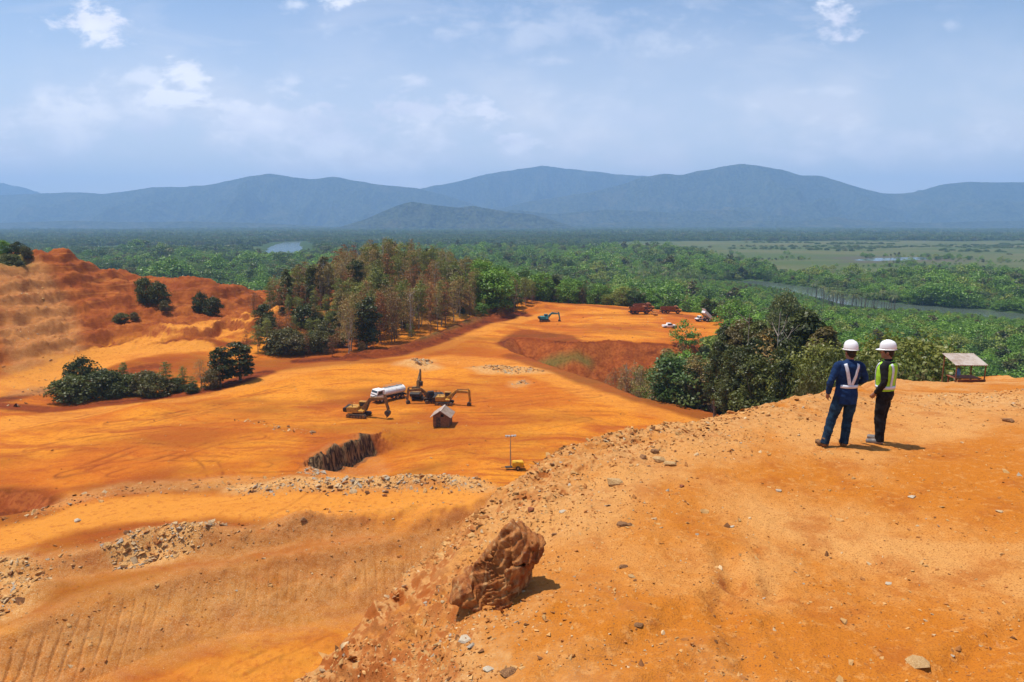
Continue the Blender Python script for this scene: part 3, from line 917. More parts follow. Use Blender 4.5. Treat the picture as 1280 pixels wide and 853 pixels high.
mountain('distant_mountain', [(-260, 262), (-120, 240), (-40, 232), (0, 229), (30, 235), (60, 245), (110, 262), (150, 280)], 11300, 900, 0, M_MOUNT, 501)
mountain('far_mountain', [(380, 284), (440, 262), (500, 240), (540, 233), (570, 228), (600, 220), (640, 213), (680, 207.5), (710, 211), (740, 214), (770, 218), (810, 220), (860, 232),
                          (930, 250), (1000, 270), (1050, 284)], 10200, 1500, 0, M_MOUNT, 511)
mountain('left_mountain', [(-330, 262), (-200, 252), (-100, 247), (0, 244), (50, 242), (100, 240.5), (130, 243), (150, 240), (190, 234), (230, 234), (270, 230), (300, 223), (335, 217),
                           (360, 221), (390, 224), (415, 221), (440, 225), (480, 232), (520, 235), (560, 245), (600, 258), (640, 270), (680, 284)], 8700, 1700, 0, M_MOUNT, 521, rough=0.36)
mountain('right_mountain', [(560, 284), (620, 262), (660, 252), (700, 246), (740, 240), (780, 230), (800, 222), (830, 217), (850, 219), (880, 213), (905, 208), (928, 205), (950, 207), (980, 213),
                            (1005, 220), (1022, 219.5), (1045, 225), (1080, 236), (1105, 242), (1130, 242.5), (1160, 238), (1180, 231), (1210, 227.5), (1240, 228), (1290, 228), (1360, 236),
                            (1480, 250), (1600, 270)], 8300, 2000, 0, M_MOUNT, 531, rough=0.36)
mountain('foothill', [(420, 285), (455, 275), (480, 264), (500, 256), (515, 252), (530, 255), (555, 258), (575, 260), (590, 257.5), (610, 261), (640, 266), (665, 268), (690, 275), (720, 285)],
         5300, 420, 1.0, M_MOUNT, 541, rough=0.14, na=260)
mountain('low_foothill', [(690, 285), (740, 280), (800, 277), (860, 279), (930, 276), (1000, 277), (1045, 271), (1060, 274), (1100, 277), (1160, 279), (1220, 277), (1300, 276), (1420, 280), (1500, 285)], 6300, 420, 1.0, M_MOUNT, 551, rough=0.14, na=300)
mountain('low_foothill', [(-260, 285), (-120, 278), (0, 279), (90, 276), (160, 278), (240, 277), (330, 279), (400, 283), (440, 285)], 6300, 420, 1.0, M_MOUNT, 561, rough=0.14, na=260)
mountain('spur_hill', [(590, 284), (640, 262), (690, 268), (760, 262), (840, 266), (900, 262), (980, 270), (1060, 276), (1100, 284)], 6900, 500, 1.0, M_MOUNT, 571, rough=0.16, na=260)

# ------------------------------------------------------------------ the humid air
bm = bmesh.new()
bmesh.ops.create_cube(bm, size=1.0)
me = bpy.data.meshes.new('haze'); bm.to_mesh(me); bm.free()
hz = bpy.data.objects.new('haze', me); COL.objects.link(hz)
hz.scale = (27000, 24500, 900)
hz.location = (0, 1200, 450 - 3.5)
tag(hz, kind='stuff')
M_HAZE, t = mat('haze_air')
pv = t.n('ShaderNodeVolumePrincipled', None, Density=HAZE_DENSITY, Anisotropy=0.1)
t.set(pv, 'Color', (0.38, 0.63, 1.0, 1))
t.n('ShaderNodeOutputMaterial', None, Volume=pv.outputs[0])
me.materials.append(M_HAZE)


# ------------------------------------------------------------------ foliage
def foliage_mat(name, ca, cb, cc=None, trans=0.25, vary=0.5):
    m, t = mat(name)
    oi = t.n('ShaderNodeObjectInfo').outputs['Random']
    at = t.n('ShaderNodeAttribute', {'attribute_name': 'tint'}).outputs['Fac']
    f = t.math('ADD', t.math('MULTIPLY', oi, vary), t.math('MULTIPLY', at, 1 - vary))
    c = t.mix(t.ramp(f, 0.12, 0.88, smooth=False), ca, cb)
    if cc:
        r2 = t.math('FRACT', t.math('MULTIPLY', oi, 7.31))
        c = t.mix(t.ramp(r2, 0.72, 0.95), c, cc)
    d = t.n('ShaderNodeBsdfDiffuse', None, Color=c)
    tr = t.n('ShaderNodeBsdfTranslucent', None, Color=t.mix(1.0, c, (1.0, 1.0, 0.6), 'MULTIPLY'))
    gl = t.n('ShaderNodeBsdfGlossy', None, Roughness=0.45, Color=(0.8, 0.8, 0.8, 1))
    mx = t.n('ShaderNodeMixShader', None, i0=trans, i1=d.outputs[0], i2=tr.outputs[0])
    mx = t.n('ShaderNodeMixShader', None, i0=0.03, i1=mx.outputs[0], i2=gl.outputs[0])
    t.n('ShaderNodeOutputMaterial', None, Surface=mx.outputs[0])
    return m


def simple_mat(name, c, rough=0.7, metal=0.0, c2=None, scale=6.0, spec=0.3, bump=0.0, obj_coord=True, lo=0.4, hi=0.65):
    m, t = mat(name)
    b = t.n('ShaderNodeBsdfPrincipled', None, Roughness=rough, Metallic=metal)
    t.set(b, 'Specular IOR Level', spec)
    if c2:
        P = t.n('ShaderNodeTexCoord').outputs['Object'] if obj_coord else t.n('ShaderNodeNewGeometry').outputs['Position']
        nz = t.noise(P, scale, 6, 0.65, 0.3)
        t.set(b, 'Base Color', t.mix(t.ramp(nz, lo, hi), c, c2))
        if bump:
            bp = t.n('ShaderNodeBump', None, Strength=0.7, Distance=bump, Height=nz)
            t.set(b, 'Normal', bp.outputs[0])
    else:
        t.set(b, 'Base Color', c4(c))
    t.n('ShaderNodeOutputMaterial', None, Surface=b.outputs[0])
    return m


G_BRIGHT = foliage_mat('leaf_bright', (0.085, 0.180, 0.020), (0.20, 0.34, 0.036), (0.26, 0.29, 0.05))
G_MID = foliage_mat('leaf_mid', (0.045, 0.090, 0.018), (0.115, 0.185, 0.034), (0.14, 0.15, 0.04))
G_DARK = foliage_mat('leaf_dark', (0.036, 0.050, 0.011), (0.115, 0.125, 0.024), (0.14, 0.105, 0.03))
G_OLIVE = foliage_mat('leaf_olive', (0.13, 0.155, 0.026), (0.28, 0.27, 0.052), (0.25, 0.18, 0.05))
G_DRY = foliage_mat('leaf_dry', (0.24, 0.145, 0.045), (0.40, 0.26, 0.085), (0.30, 0.23, 0.06))
G_RUST = foliage_mat('leaf_dusty', (0.22, 0.080, 0.022), (0.38, 0.155, 0.045), (0.24, 0.15, 0.05))
G_PALM = foliage_mat('leaf_palm', (0.06, 0.105, 0.026), (0.14, 0.19, 0.055), (0.19, 0.18, 0.075))
BARK = simple_mat('bark_grey', (0.13, 0.095, 0.065), 0.9, c2=(0.27, 0.21, 0.155), scale=3.0)
BARK_PALE = simple_mat('bark_pale', (0.30, 0.24, 0.18), 0.9, c2=(0.48, 0.41, 0.33), scale=3.0)
BARK_RED = simple_mat('bark_dusty', (0.17, 0.085, 0.045), 0.9, c2=(0.30, 0.17, 0.10), scale=3.0)


def tube(path, radii, sides=6):
    path = np.asarray(path, float); n = len(path)
    tg = np.gradient(path, axis=0); tg /= np.linalg.norm(tg, axis=1, keepdims=True) + 1e-9
    V = []; F = []
    ref = np.array([0.31, 0.95, 0.1])
    for i in range(n):
        a = np.cross(tg[i], ref); a /= np.linalg.norm(a) + 1e-9
        b = np.cross(tg[i], a)
        for k in range(sides):
            th = 2 * PI * k / sides
            V.append(path[i] + radii[i] * (math.cos(th) * a + math.sin(th) * b))
    for i in range(n - 1):
        for k in range(sides):
            F.append((i * sides + k, i * sides + (k + 1) % sides, (i + 1) * sides + (k + 1) % sides, (i + 1) * sides + k))
    return np.array(V), np.array(F)


def join(parts):
    V = []; F = []; o = 0; A = []
    for p in parts:
        V.append(p[0]); F.append(p[1] + o); o += len(p[0])
        A.append(p[2] if len(p) > 2 else np.full(len(p[0]), 0.5))
    return np.concatenate(V), np.concatenate(F), np.concatenate(A)


def leaves(centers, normals, size, rng, tint, aspect=0.6):
    n = len(centers)
    r = rng.normal(size=(n, 3))
    a = np.cross(normals, r); a /= np.linalg.norm(a, axis=1, keepdims=True) + 1e-9
    b = np.cross(normals, a)
    s = (size * rng.uniform(0.6, 1.35, n))[:, None]
    bend = normals * s * rng.uniform(-0.25, 0.25, (n, 1))
    V = np.stack([centers + a * s * 0.5 + bend, centers + b * s * 0.5 * aspect, centers - a * s * 0.5 + bend, centers - b * s * 0.5 * aspect], 1).reshape(-1, 3)
    F = np.arange(n * 4).reshape(-1, 4)
    return V, F, np.repeat(tint, 4)


def crown_clumps(rng, n, H, R, base, kind, free=False):
    """centres and radii of leaf clumps filling an uneven crown"""
    out_ = []
    lop = rng.uniform(-0.25, 0.25, 2)
    for i in range(n):
        for _ in range(30):
            t = rng.uniform(0, 1)
            if kind == 'round': env = math.sqrt(max(0.02, 1 - (2 * t - 0.85) ** 2 / 1.35))
            elif kind == 'cone': env = (1 - t) ** 0.75 * 0.95 + 0.08
            elif kind == 'column': env = 0.75 * (1 - abs(2 * t - 0.8) ** 3 * 0.6) + 0.1 * math.sin(t * 17)
            elif kind == 'flat': env = math.sqrt(max(0.05, t)) * 1.05 if t < 0.75 else 1.0 - (t - 0.75) * 2.2
            else: env = 1 - (t - 0.35) ** 2
            th = rng.uniform(0, 2 * PI); rho = env * R * math.sqrt(rng.uniform(0.08, 1.0))
            c = np.array([rho * math.cos(th) + lop[0] * R * t, rho * math.sin(th) + lop[1] * R * t, base + t * (H - base)])
            cr = R * rng.uniform(0.30, 0.50)
            if free or all(np.linalg.norm(c - q[0]) > 0.42 * (cr + q[1]) for q in out_):
                break
        out_.append((c, cr))
    return out_


def make_tree(seed, H=10.0, R=3.4, base=2.5, kind='round', clumps=16, leaf=0.55, nleaf=1600, bare=0.0, limb=True, trunk_r=0.18, hollow=0.45, lean=0.05):
    rng = np.random.default_rng(seed)
    cl_ = crown_clumps(rng, clumps, H - R * 0.2, R, base, kind)
    per = max(4, int(nleaf / clumps))
    C = []; Nn = []; Tn = []
    for c, r in cl_:
        k = max(3, int(per * rng.uniform(0.5, 1.5) * (1 - bare)))
        d = rng.normal(size=(k, 3)); d /= np.linalg.norm(d, axis=1, keepdims=True)
        d[:, 2] = np.where(d[:, 2] < -0.3, -d[:, 2] * 0.5, d[:, 2])
        rad = r * (hollow + (1.12 - hollow) * rng.uniform(0, 1, (k, 1)) ** 0.6)
        sq = np.array([1.0, 1.0, 0.85])
        C.append(c + d * rad * sq)
        nv = d * 0.8 + rng.normal(size=(k, 3)) * 0.55 + np.array([0, 0, 0.35])
        Nn.append(nv / np.linalg.norm(nv, axis=1, keepdims=True))
        Tn.append(np.clip(rng.uniform(0.15, 0.85) + rng.normal(size=k) * 0.15, 0, 1))
    kf = int(nleaf * 0.22 * (1 - bare))
    qs = crown_clumps(rng, kf, H - R * 0.1, R * 1.04, base, kind, free=True)
    C.append(np.array([q[0] for q in qs])); Nn.append(rng.normal(size=(kf, 3)) * .6 + np.array([0, 0, .6])); Nn[-1] /= np.linalg.norm(Nn[-1], axis=1, keepdims=True)
    Tn.append(rng.uniform(0, 1, kf))
    crown = leaves(np.concatenate(C), np.concatenate(Nn), leaf, rng, np.concatenate(Tn))
    tp = []
    lean_v = rng.uniform(-lean, lean, 2) * H
    top_ = H * (0.82 if kind in ('cone', 'column') else 0.62)
    zs = np.linspace(-0.4, top_, 7)
    path = np.stack([lean_v[0] * (zs / H) + rng.normal(size=7) * 0.04 * np.clip(zs, 0, 2), lean_v[1] * (zs / H) + rng.normal(size=7) * 0.04 * np.clip(zs, 0, 2), zs], 1)
    tp.append(tube(path, np.linspace(trunk_r * 1.15, trunk_r * 0.3, 7), 6))
    if limb:
        for c, r in cl_[:14]:
            z0 = float(np.clip(c[2] - rng.uniform(0.15, 0.35) * H, 0.25 * H, top_ * 0.95)) if c[2] > 0.3 * H else c[2] * 0.6
            i0 = np.array([np.interp(z0, zs, path[:, 0]), np.interp(z0, zs, path[:, 1]), z0])
            mid = (i0 + c) / 2 + np.array([0, 0, -0.06 * H]) + rng.normal(size=3) * 0.12
            tp.append(tube([i0, mid, c], [trunk_r * 0.42, trunk_r * 0.28, trunk_r * 0.12], 4))
    return crown, join(tp)


def dead_tree(seed, H=10.0, trunk_r=0.12, nb=6):
    rng = np.random.default_rng(seed)
    zs = np.linspace(-0.4, H, 8)
    path = np.stack([np.cumsum(rng.normal(size=8) * 0.10), np.cumsum(rng.normal(size=8) * 0.10), zs], 1)
    tp = [tube(path, np.linspace(trunk_r, trunk_r * 0.25, 8), 6)]
    for i in range(nb):
        z0 = rng.uniform(0.42, 0.97) * H
        p = np.array([np.interp(z0, zs, path[:, 0]), np.interp(z0, zs, path[:, 1]), z0])
        th = rng.uniform(0, 2 * PI); L = H * rng.uniform(0.05, 0.13)
        d = np.array([math.cos(th), math.sin(th), rng.uniform(0.5, 1.3)]) * L
        tp.append(tube([p, p + d * 0.55 + np.array([0, 0, -.05 * L]), p + d], [trunk_r * .4, trunk_r * .28, trunk_r * .12], 4))
        for _ in range(2):
            q = p + d * rng.uniform(0.4, 0.9); e = rng.normal(size=3) * L * 0.35 + np.array([0, 0, 0.2 * L])
            tp.append(tube([q, q + e], [trunk_r * .16, trunk_r * .07], 3))
    return join(tp)


def make_palm(seed, H=9.0, nf=16, L=3.3):
    rng = np.random.default_rng(seed)
    zs = np.linspace(-0.3, H, 8); bx = rng.uniform(-0.9, 0.9); by = rng.uniform(-0.9, 0.9)
    path = np.stack([bx * (zs / H) ** 2, by * (zs / H) ** 2, zs], 1)
    trunk = tube(path, np.linspace(0.17, 0.10, 8), 6)
    topp = path[-1]
    V = []; F = []; T = []; o = 0
    for i in range(nf):
        th = 2 * PI * i / nf * 2.4 + rng.uniform(-.2, .2)
        up = rng.uniform(-0.1, 1.0)
        n = 7
        s = np.linspace(0, 1, n)
        out_ = L * (s * math.cos(up * 0.9)) * (0.85 + 0.3 * rng.uniform())
        zz = L * (math.sin(up * 0.95) * s - (0.55 + 0.35 * (1 - up)) * s ** 2.2)
        ax = np.array([math.cos(th), math.sin(th), 0]); sd = np.array([-math.sin(th), math.cos(th), 0])
        c = topp + ax * out_[:, None] + np.array([0, 0, 1]) * zz[:, None]
        wd = 0.55 * np.sin(np.clip(s * 0.93 + 0.07, 0, 1) * PI) ** 0.7
        tint = rng.uniform(0.1, 0.9)
        for sg in (-1, 1):
            for k in range(n - 1):
                # leaflets hang from the midrib as separate blades
                for q in range(3):
                    f0 = (q + 0.0) / 3; f1 = (q + 0.62) / 3
                    a0 = c[k] * (1 - f0) + c[k + 1] * f0; a1 = c[k] * (1 - f1) + c[k + 1] * f1
                    w0 = wd[k] * (1 - f0) + wd[k + 1] * f0
                    tip = a1 + sd * sg * w0 + np.array([0, 0, -0.35 * w0]) + ax * 0.18
                    V += [a0, a1, tip, tip - ax * 0.05]
                    F.append((o, o + 1, o + 2, o + 3)); o += 4; T += [tint] * 4
    return (np.array(V), np.array(F), np.array(T)), trunk


def mesh_only(name, parts, mats):
    """mesh data (no object) from [(V, F, tint)] with one material each"""
    V, F, A = join(parts)
    me = bpy.data.meshes.new(name)
    me.vertices.add(len(V)); me.vertices.foreach_set('co', V.astype(np.float32).ravel())
    me.loops.add(F.size); me.loops.foreach_set('vertex_index', F.astype(np.int32).ravel())
    me.polygons.add(len(F)); me.polygons.foreach_set('loop_start', np.arange(0, F.size, 4, dtype=np.int32))
    mi = np.concatenate([np.full(len(p[1]), i, np.int32) for i, p in enumerate(parts)])
    for m in mats: me.materials.append(m)
    me.polygons.foreach_set('material_index', mi)
    me.update(calc_edges=True)
    a = me.attributes.new('tint', 'FLOAT', 'POINT'); a.data.foreach_set('value', A.astype(np.float32))
    return me


# kinds of tree: (crown mesh, trunk mesh), 10 m tall when scaled by 1
KINDS = {}


def kind(name, variants, leafm, barkm, gen, **kw):
    L = []
    for i in range(variants):
        c, tr = gen(i)
        L.append((mesh_only(name + '_crown', [c], [leafm]) if c is not None else None, mesh_only(name + '_trunk', [tr], [barkm])))
    KINDS[name] = L


kind('broad', 3, G_MID, BARK, lambda i: make_tree(20 + i, 10, 3.6, 2.2, 'round', 22, 0.52, 3000))
kind('bright', 3, G_BRIGHT, BARK, lambda i: make_tree(30 + i, 10, 4.2, 1.5, 'round', 22, 0.55, 2600))
kind('dark', 4, G_DARK, BARK, lambda i: make_tree(40 + i, 10, 2.1 + 0.3 * (i % 2), 1.6, 'column', 26, 0.40, 3800, bare=0.1))
kind('shrub', 3, G_DARK, BARK, lambda i: make_tree(50 + i, 10, 5.4, 0.6, 'round', 26, 0.75, 3400, trunk_r=0.2))
kind('olive', 4, G_OLIVE, BARK_PALE, lambda i: make_tree(60 + i, 10, 1.7 + .2 * i, 3.0, 'column', 26, 0.27, 2000, bare=0.15, trunk_r=0.12, hollow=.2, lean=.08))
kind('dry', 5, G_DRY, BARK_PALE, lambda i: make_tree(70 + i, 10, 1.35 + 0.16 * i, 2.6, 'column', 34, 0.20, 1900, bare=0.45, trunk_r=0.10, hollow=0.1, lean=.1))
kind('rust', 4, G_RUST, BARK_RED, lambda i: make_tree(80 + i, 10, 1.4 + .2 * i, 1.4, 'column', 30, 0.22, 2000, bare=0.4, trunk_r=0.10, hollow=.15, lean=.08))
kind('near_dark', 4, G_DARK, BARK, lambda i: make_tree(240 + i, 10, 1.25 + 0.22 * i, 2.6 + .6 * i, 'column', 34, 0.20, 9000, bare=0.1, hollow=.5, lean=.06))
kind('near_shrub', 3, G_DARK, BARK, lambda i: make_tree(250 + i, 10, 5.2, 0.5, 'round', 50, 0.30, 12000, trunk_r=0.2))
kind('near_olive', 3, G_OLIVE, BARK_PALE, lambda i: make_tree(260 + i, 10, 3.3, 0.8, 'round', 44, 0.24, 9000, bare=0.1))
kind('near_broad', 2, G_MID, BARK, lambda i: make_tree(270 + i, 10, 2.5, 3.4, 'round', 40, 0.24, 9000, trunk_r=.16))
kind('dead', 3, None, BARK_PALE, lambda i: (None, dead_tree(90 + i)))
kind('palm', 3, G_PALM, BARK, lambda i: make_palm(100 + i))
DECID = {'broad': ('broadleaf_tree', 'tree'), 'bright': ('broadleaf_tree', 'tree'), 'dark': ('dark_tree', 'tree'), 'shrub': ('shrub', 'shrub'),
         'olive': ('slender_tree', 'tree'), 'dry': ('dry_tree', 'dry tree'), 'rust': ('dusty_tree', 'dusty tree'), 'dead': ('dead_tree', 'dead tree'), 'palm': ('palm_tree', 'palm')}
for k_ in ('dark', 'shrub', 'olive', 'broad'): DECID['near_' + k_] = DECID[k_]


def ground_z(x, y):
    return float(terrain(np.array([x]), np.array([y]))[0])


def plant(kd, x, y, h, label, group=None, wide=1.0, z=None, rot=None, cat=None):
    v = KINDS[kd][random.randrange(len(KINDS[kd]))]
    nm, ct = DECID[kd]
    e = bpy.data.objects.new(nm, None); COL.objects.link(e)
    e.empty_display_size = 0.5
    if z is None: z = ground_z(x, y)
    e.location = (x, y, z - 0.05 * h * 0.3)
    e.rotation_euler = (0, 0, random.uniform(0, 2 * PI) if rot is None else rot)
    s = h / 10.0
    e.scale = (s * wide, s * wide, s)
    tag(e, label, cat or ct, group)
    for me_, pn in zip(v, ('crown', 'trunk')):
        if me_ is None: continue
        o = bpy.data.objects.new(pn, me_); COL.objects.link(o); o.parent = e
    return e


def plant_top(kd, px, top_py, D, label, wide=1.0, base_py=None, group=None):
    """a tree whose top reaches a given line of sight at distance D"""
    x, y, zt = at_d(px, top_py, D)
    z = ground_z(x, y)
    return plant(kd, x, y, max(1.0, zt - z), label, group, wide, z=z)


# ---- shrubs in the hollow left of the pad
CLW = 1.35
for kd, px, tp, D, wd, lb in [
        ('shrub', 78, 478, 158, 1.0, 'low green shrub, farthest left of the clump in the hollow beside the left haul road'),
        ('shrub', 104, 447, 161, .62, 'tall pale topped shrub standing above the left end of the roadside clump'),
        ('shrub', 122, 462, 157, .9, 'broad dark shrub at the front left of the roadside clump'),
        ('olive', 152, 452, 160, .75, 'upright olive tree, second tall one in the roadside clump'),
        ('shrub', 176, 464, 159, .85, 'dense rounded shrub in the middle of the roadside clump'),
        ('olive', 206, 452, 160, 1.0, 'loose olive tree in the middle of the roadside clump'),
        ('shrub', 192, 468, 156, .8, 'low brownish shrub at the front of the roadside clump'),
        ('olive', 228, 458, 162, 1.0, 'small olive tree right of the middle of the roadside clump'),
        ('dry', 249, 447, 163, 1.1, 'thin brown tree between the roadside shrubs and the two dark trees'),
        ('dark', 272, 433, 164, 1.15, 'narrow dark tree, left one of the pair ending the roadside clump'),
        ('dark', 297, 426, 168, 1.35, 'tall dark tree, right one of the pair ending the roadside clump'),
        ('shrub', 262, 462, 161, .6, 'little dark shrub at the foot of the two dark trees'),
        ('shrub', 158, 468, 158, .9, 'dark shrub at the foot of the upright olive tree in the roadside clump'),
        ('shrub', 222, 472, 160, .8, 'dark shrub at the foot of the small olive tree in the roadside clump'),
        ('shrub', 240, 478, 158, .8, 'lowest dark shrub right of the middle of the roadside clump'),
        ('shrub', 90, 470, 152, 1.0, 'dark leafy shrub behind the left end of the roadside clump'),
        ('shrub', 166, 474, 163, 1.1, 'dark low shrub filling the middle of the roadside clump'),
        ('shrub', 214, 474, 160, 1.0, 'dark low shrub below the olive tree in the roadside clump'),
        ('olive', 240, 470, 160, 1.3, 'pale brownish bush right of the middle of the roadside clump'),
        ('shrub', 136, 470, 164, 1.0, 'dark shrub behind the upright olive tree in the roadside clump'),
        ('shrub', 140, 480, 155, .8, 'small shrub leaning over the road edge below the clump')]:
    plant_top(kd, px, tp, D - 10, lb, wd * CLW, group='shrubs in the hollow beside the haul road')
# ---- shrubs on the cut hill
for kd, px, tp, D, wd, lb in [
        ('shrub', 182, 346, 222, .62, 'big dark shrub on the red slope of the cut hill'),
        ('shrub', 199, 352, 219, .75, 'dark shrub joined to the right side of the big one on the red slope'),
        ('shrub', 206, 376, 214, .8, 'low dark shrub just below the big one on the red slope'),
        ('shrub', 250, 366, 221, .7, 'round dark shrub above the climbing road, left of two together'),
        ('shrub', 263, 371, 220, .8, 'round dark shrub above the climbing road, right of two together'),
        ('shrub', 150, 391, 203, 1.3, 'tiny green shrub on the lower terrace of the cut hill'),
        ('shrub', 168, 390, 204, .8, 'tiny upright shrub on the lower terrace of the cut hill'),
        ('shrub', 33, 308, 220, .8, 'dark shrub at the right end of the green top of the cut hill'),
        ('shrub', 22, 303, 224, 1.0, 'dark bushy shrub on the green top of the cut hill'),
        ('bright', 4, 300, 222, .9, 'light green tree on the top of the cut hill at the picture edge'),
        ('shrub', 10, 318, 214, 1.5, 'spreading green shrub on the green slope of the cut hill'),
        ('shrub', 24, 326, 212, 1.5, 'low light shrub at the foot of the green slope of the cut hill')]:
    plant_top(kd, px, tp, D, lb, wd, group='shrubs on the cut hill')


def scatter(poly, cell, rng, jitter=0.9):
    P = np.asarray(poly)[:, :2]
    x0, y0 = P.min(0); x1, y1 = P.max(0)
    gx, gy = np.meshgrid(np.arange(x0, x1, cell), np.arange(y0, y1, cell))
    gx = gx.ravel() + rng.uniform(-.5, .5, gx.size) * cell * jitter
    gy = gy.ravel() + rng.uniform(-.5, .5, gy.size) * cell * jitter
    k = inside(P, gx, gy)
    return gx[k], gy[k]


def to_px(x, y, z):
    """where the photo shows a point"""
    d = np.stack([x, y, z - CAMZ], -1)
    f = d[..., 1] * math.cos(PITCH) - d[..., 2] * math.sin(PITCH)
    upv = d[..., 1] * math.sin(PITCH) + d[..., 2] * math.cos(PITCH)
    return 640 + FPX * d[..., 0] / f, 426.5 - FPX * upv / f, f


# ---- the wooded knoll behind the pad
KNOLL = wz([(306, 447, 29), (350, 446, 28.6), (400, 447, 28.6), (440, 446, 28.6), (490, 432, 29), (530, 422, 29), (560, 410, 29.3), (590, 399, 29.6), (640, 386, 30), (668, 378, 30)])
KNOLL = KNOLL + [at_d(690, 372, 330)[:2], at_d(600, 370, 335)[:2], at_d(480, 340, 335)[:2], at_d(330, 350, 300)[:2], at_d(345, 380, 255)[:2], at_d(318, 405, 212)[:2]]
rk = np.random.default_rng(5)
kx, ky = scatter(KNOLL, 4.9, rk)
kz = terrain(kx, ky)
kpx, kpy, kf = to_px(kx, ky, kz)
for x, y, z, px, py in zip(kx, ky, kz, kpx, kpy):
    r = rk.uniform()
    front = y < 232
    if px < 425 and front:
        kd = 'shrub' if r < .34 else 'olive' if r < .72 else 'rust'
        h = rk.uniform(4.5, 7.5) if kd == 'shrub' else rk.uniform(6, 9)
        lab = {'shrub': 'dark green shrub in the thicket where the knoll meets the pad', 'olive': 'yellowish tree in the thicket where the knoll meets the pad',
               'rust': 'rust coloured dusty tree in the thicket where the knoll meets the pad'}[kd]
    elif px > 590:
        kd = 'bright' if r < .38 else 'olive' if r < .7 else 'dry' if r < .85 else 'broad'
        h = rk.uniform(7, 11)
        lab = {'bright': 'bright green tree on the right shoulder of the knoll', 'olive': 'yellow green slender tree on the right shoulder of the knoll',
               'dry': 'brown dry tree on the right shoulder of the knoll', 'broad': 'dark green tree on the right shoulder of the knoll'}[kd]
    elif px > 470 and y < 252:
        kd = 'rust' if r < .34 else 'dry' if r < .66 else 'olive' if r < .92 else 'dead'
        h = rk.uniform(7, 12)
        lab = {'rust': 'rust coloured dusty tree on the front slope of the knoll above the road', 'dry': 'brown dry tree on the front slope of the knoll above the road',
               'olive': 'yellowish tree on the front slope of the knoll above the road', 'dead': 'bare pale dead tree on the front slope of the knoll'}[kd]
    else:
        kd = ('dry' if r < .48 else 'olive' if r < .74 else 'dark' if r < .78 else 'rust' if r < .90 else 'dead') if px > 420 else ('dry' if r < .58 else 'dark' if r < .66 else 'dead' if r < .78 else 'olive')
        h = rk.uniform(9, 14.5)
        lab = {'dry': 'tall brown dry tree on the upper knoll', 'olive': 'tall yellowish tree on the upper knoll', 'dark': 'tall dark tree on the upper knoll',
               'rust': 'tall rust coloured tree on the upper knoll', 'dead': 'bare pale dead tree on the upper knoll'}[kd]
    lim = np.interp(px, [300, 330, 380, 430, 480, 510, 545, 600, 650, 700], [364, 350, 326, 300, 291, 294, 303, 323, 343, 352])
    zt = CAMZ - ratio(px, lim + rk.uniform(0, 1) ** 1.5 * 55)[1] * y
    if kd != 'shrub' and not (px < 425 and front): h = float(np.clip(zt - z, 5.0, 15.5))
    plant(kd, x, y, h, lab, 'trees of the wooded knoll: ' + lab, wide=rk.uniform(.9, 1.25), z=z)

# low growth between the trunks of the knoll
ux, uy = scatter(KNOLL, 7.5, rk)
uz = terrain(ux, uy)
for x, y, z in zip(ux, uy, uz):
    r = rk.uniform()
    kd = 'rust' if r < .4 else 'olive' if r < .72 else 'shrub'
    lab = {'rust': 'low rust coloured dusty bush between the trunks on the knoll', 'olive': 'low yellowish bush between the trunks on the knoll', 'shrub': 'low dark green shrub between the trunks on the knoll'}[kd]
    e_ = plant(kd, x, y, rk.uniform(2.2, 4.2), lab, 'low growth on the knoll: ' + lab, wide=rk.uniform(1.9, 2.6) if kd != 'shrub' else 1.0, z=z - .3, cat='shrub')
    e_.name = 'shrub'

# ---- trees in the gully right of the pad
GUL = [at_z(735, 462, 21)[:2], at_z(790, 470, 18)[:2], at_d(845, 450, 205)[:2], at_d(905, 440, 205)[:2], at_d(940, 470, 165)[:2], at_d(925, 512, 118)[:2], at_d(880, 512, 124)[:2], at_d(840, 500, 138)[:2],
       at_d(780, 490, 160)[:2]]
gx_, gy_ = scatter(GUL, 4.6, rk)
gz_, gr_, gc_ = terrain(gx_, gy_, True)
gpx, gpy, gf = to_px(gx_, gy_, gz_)
for x, y, z, px, py, gc in zip(gx_, gy_, gz_, gpx, gpy, gc_):
    if z > 25.8: continue
    lim = np.interp(px, [700, 745, 770, 800, 840, 870, 905, 960], [470, 464, 456, 442, 424, 420, 412, 408]) + rk.uniform(0, 1) ** 1.4 * 45
    zt = CAMZ - ratio(px, lim)[1] * y
    h = zt - z
    if h < 1.5: continue
    h = min(h, 16)
    r = rk.uniform()
    left = px < 830
    kd = ('dry' if r < .55 else 'rust' if r < .65 else 'olive' if r < .88 else 'dead') if left else ('dark' if r < .3 else 'broad' if r < .55 else 'olive' if r < .75 else 'dry' if r < .92 else 'dead')
    lab = {'dry': 'brown dry tree growing in the gully right of the pad', 'rust': 'rust coloured tree growing in the gully right of the pad', 'olive': 'yellowish slender tree growing in the gully right of the pad',
           'dead': 'bare pale dead tree standing in the gully right of the pad', 'dark': 'dark green tree growing in the gully right of the pad', 'broad': 'leafy green tree growing in the gully right of the pad'}[kd]
    plant(kd, x, y, h, lab, 'trees in the gully: ' + lab, wide=rk.uniform(.9, 1.3), z=z)

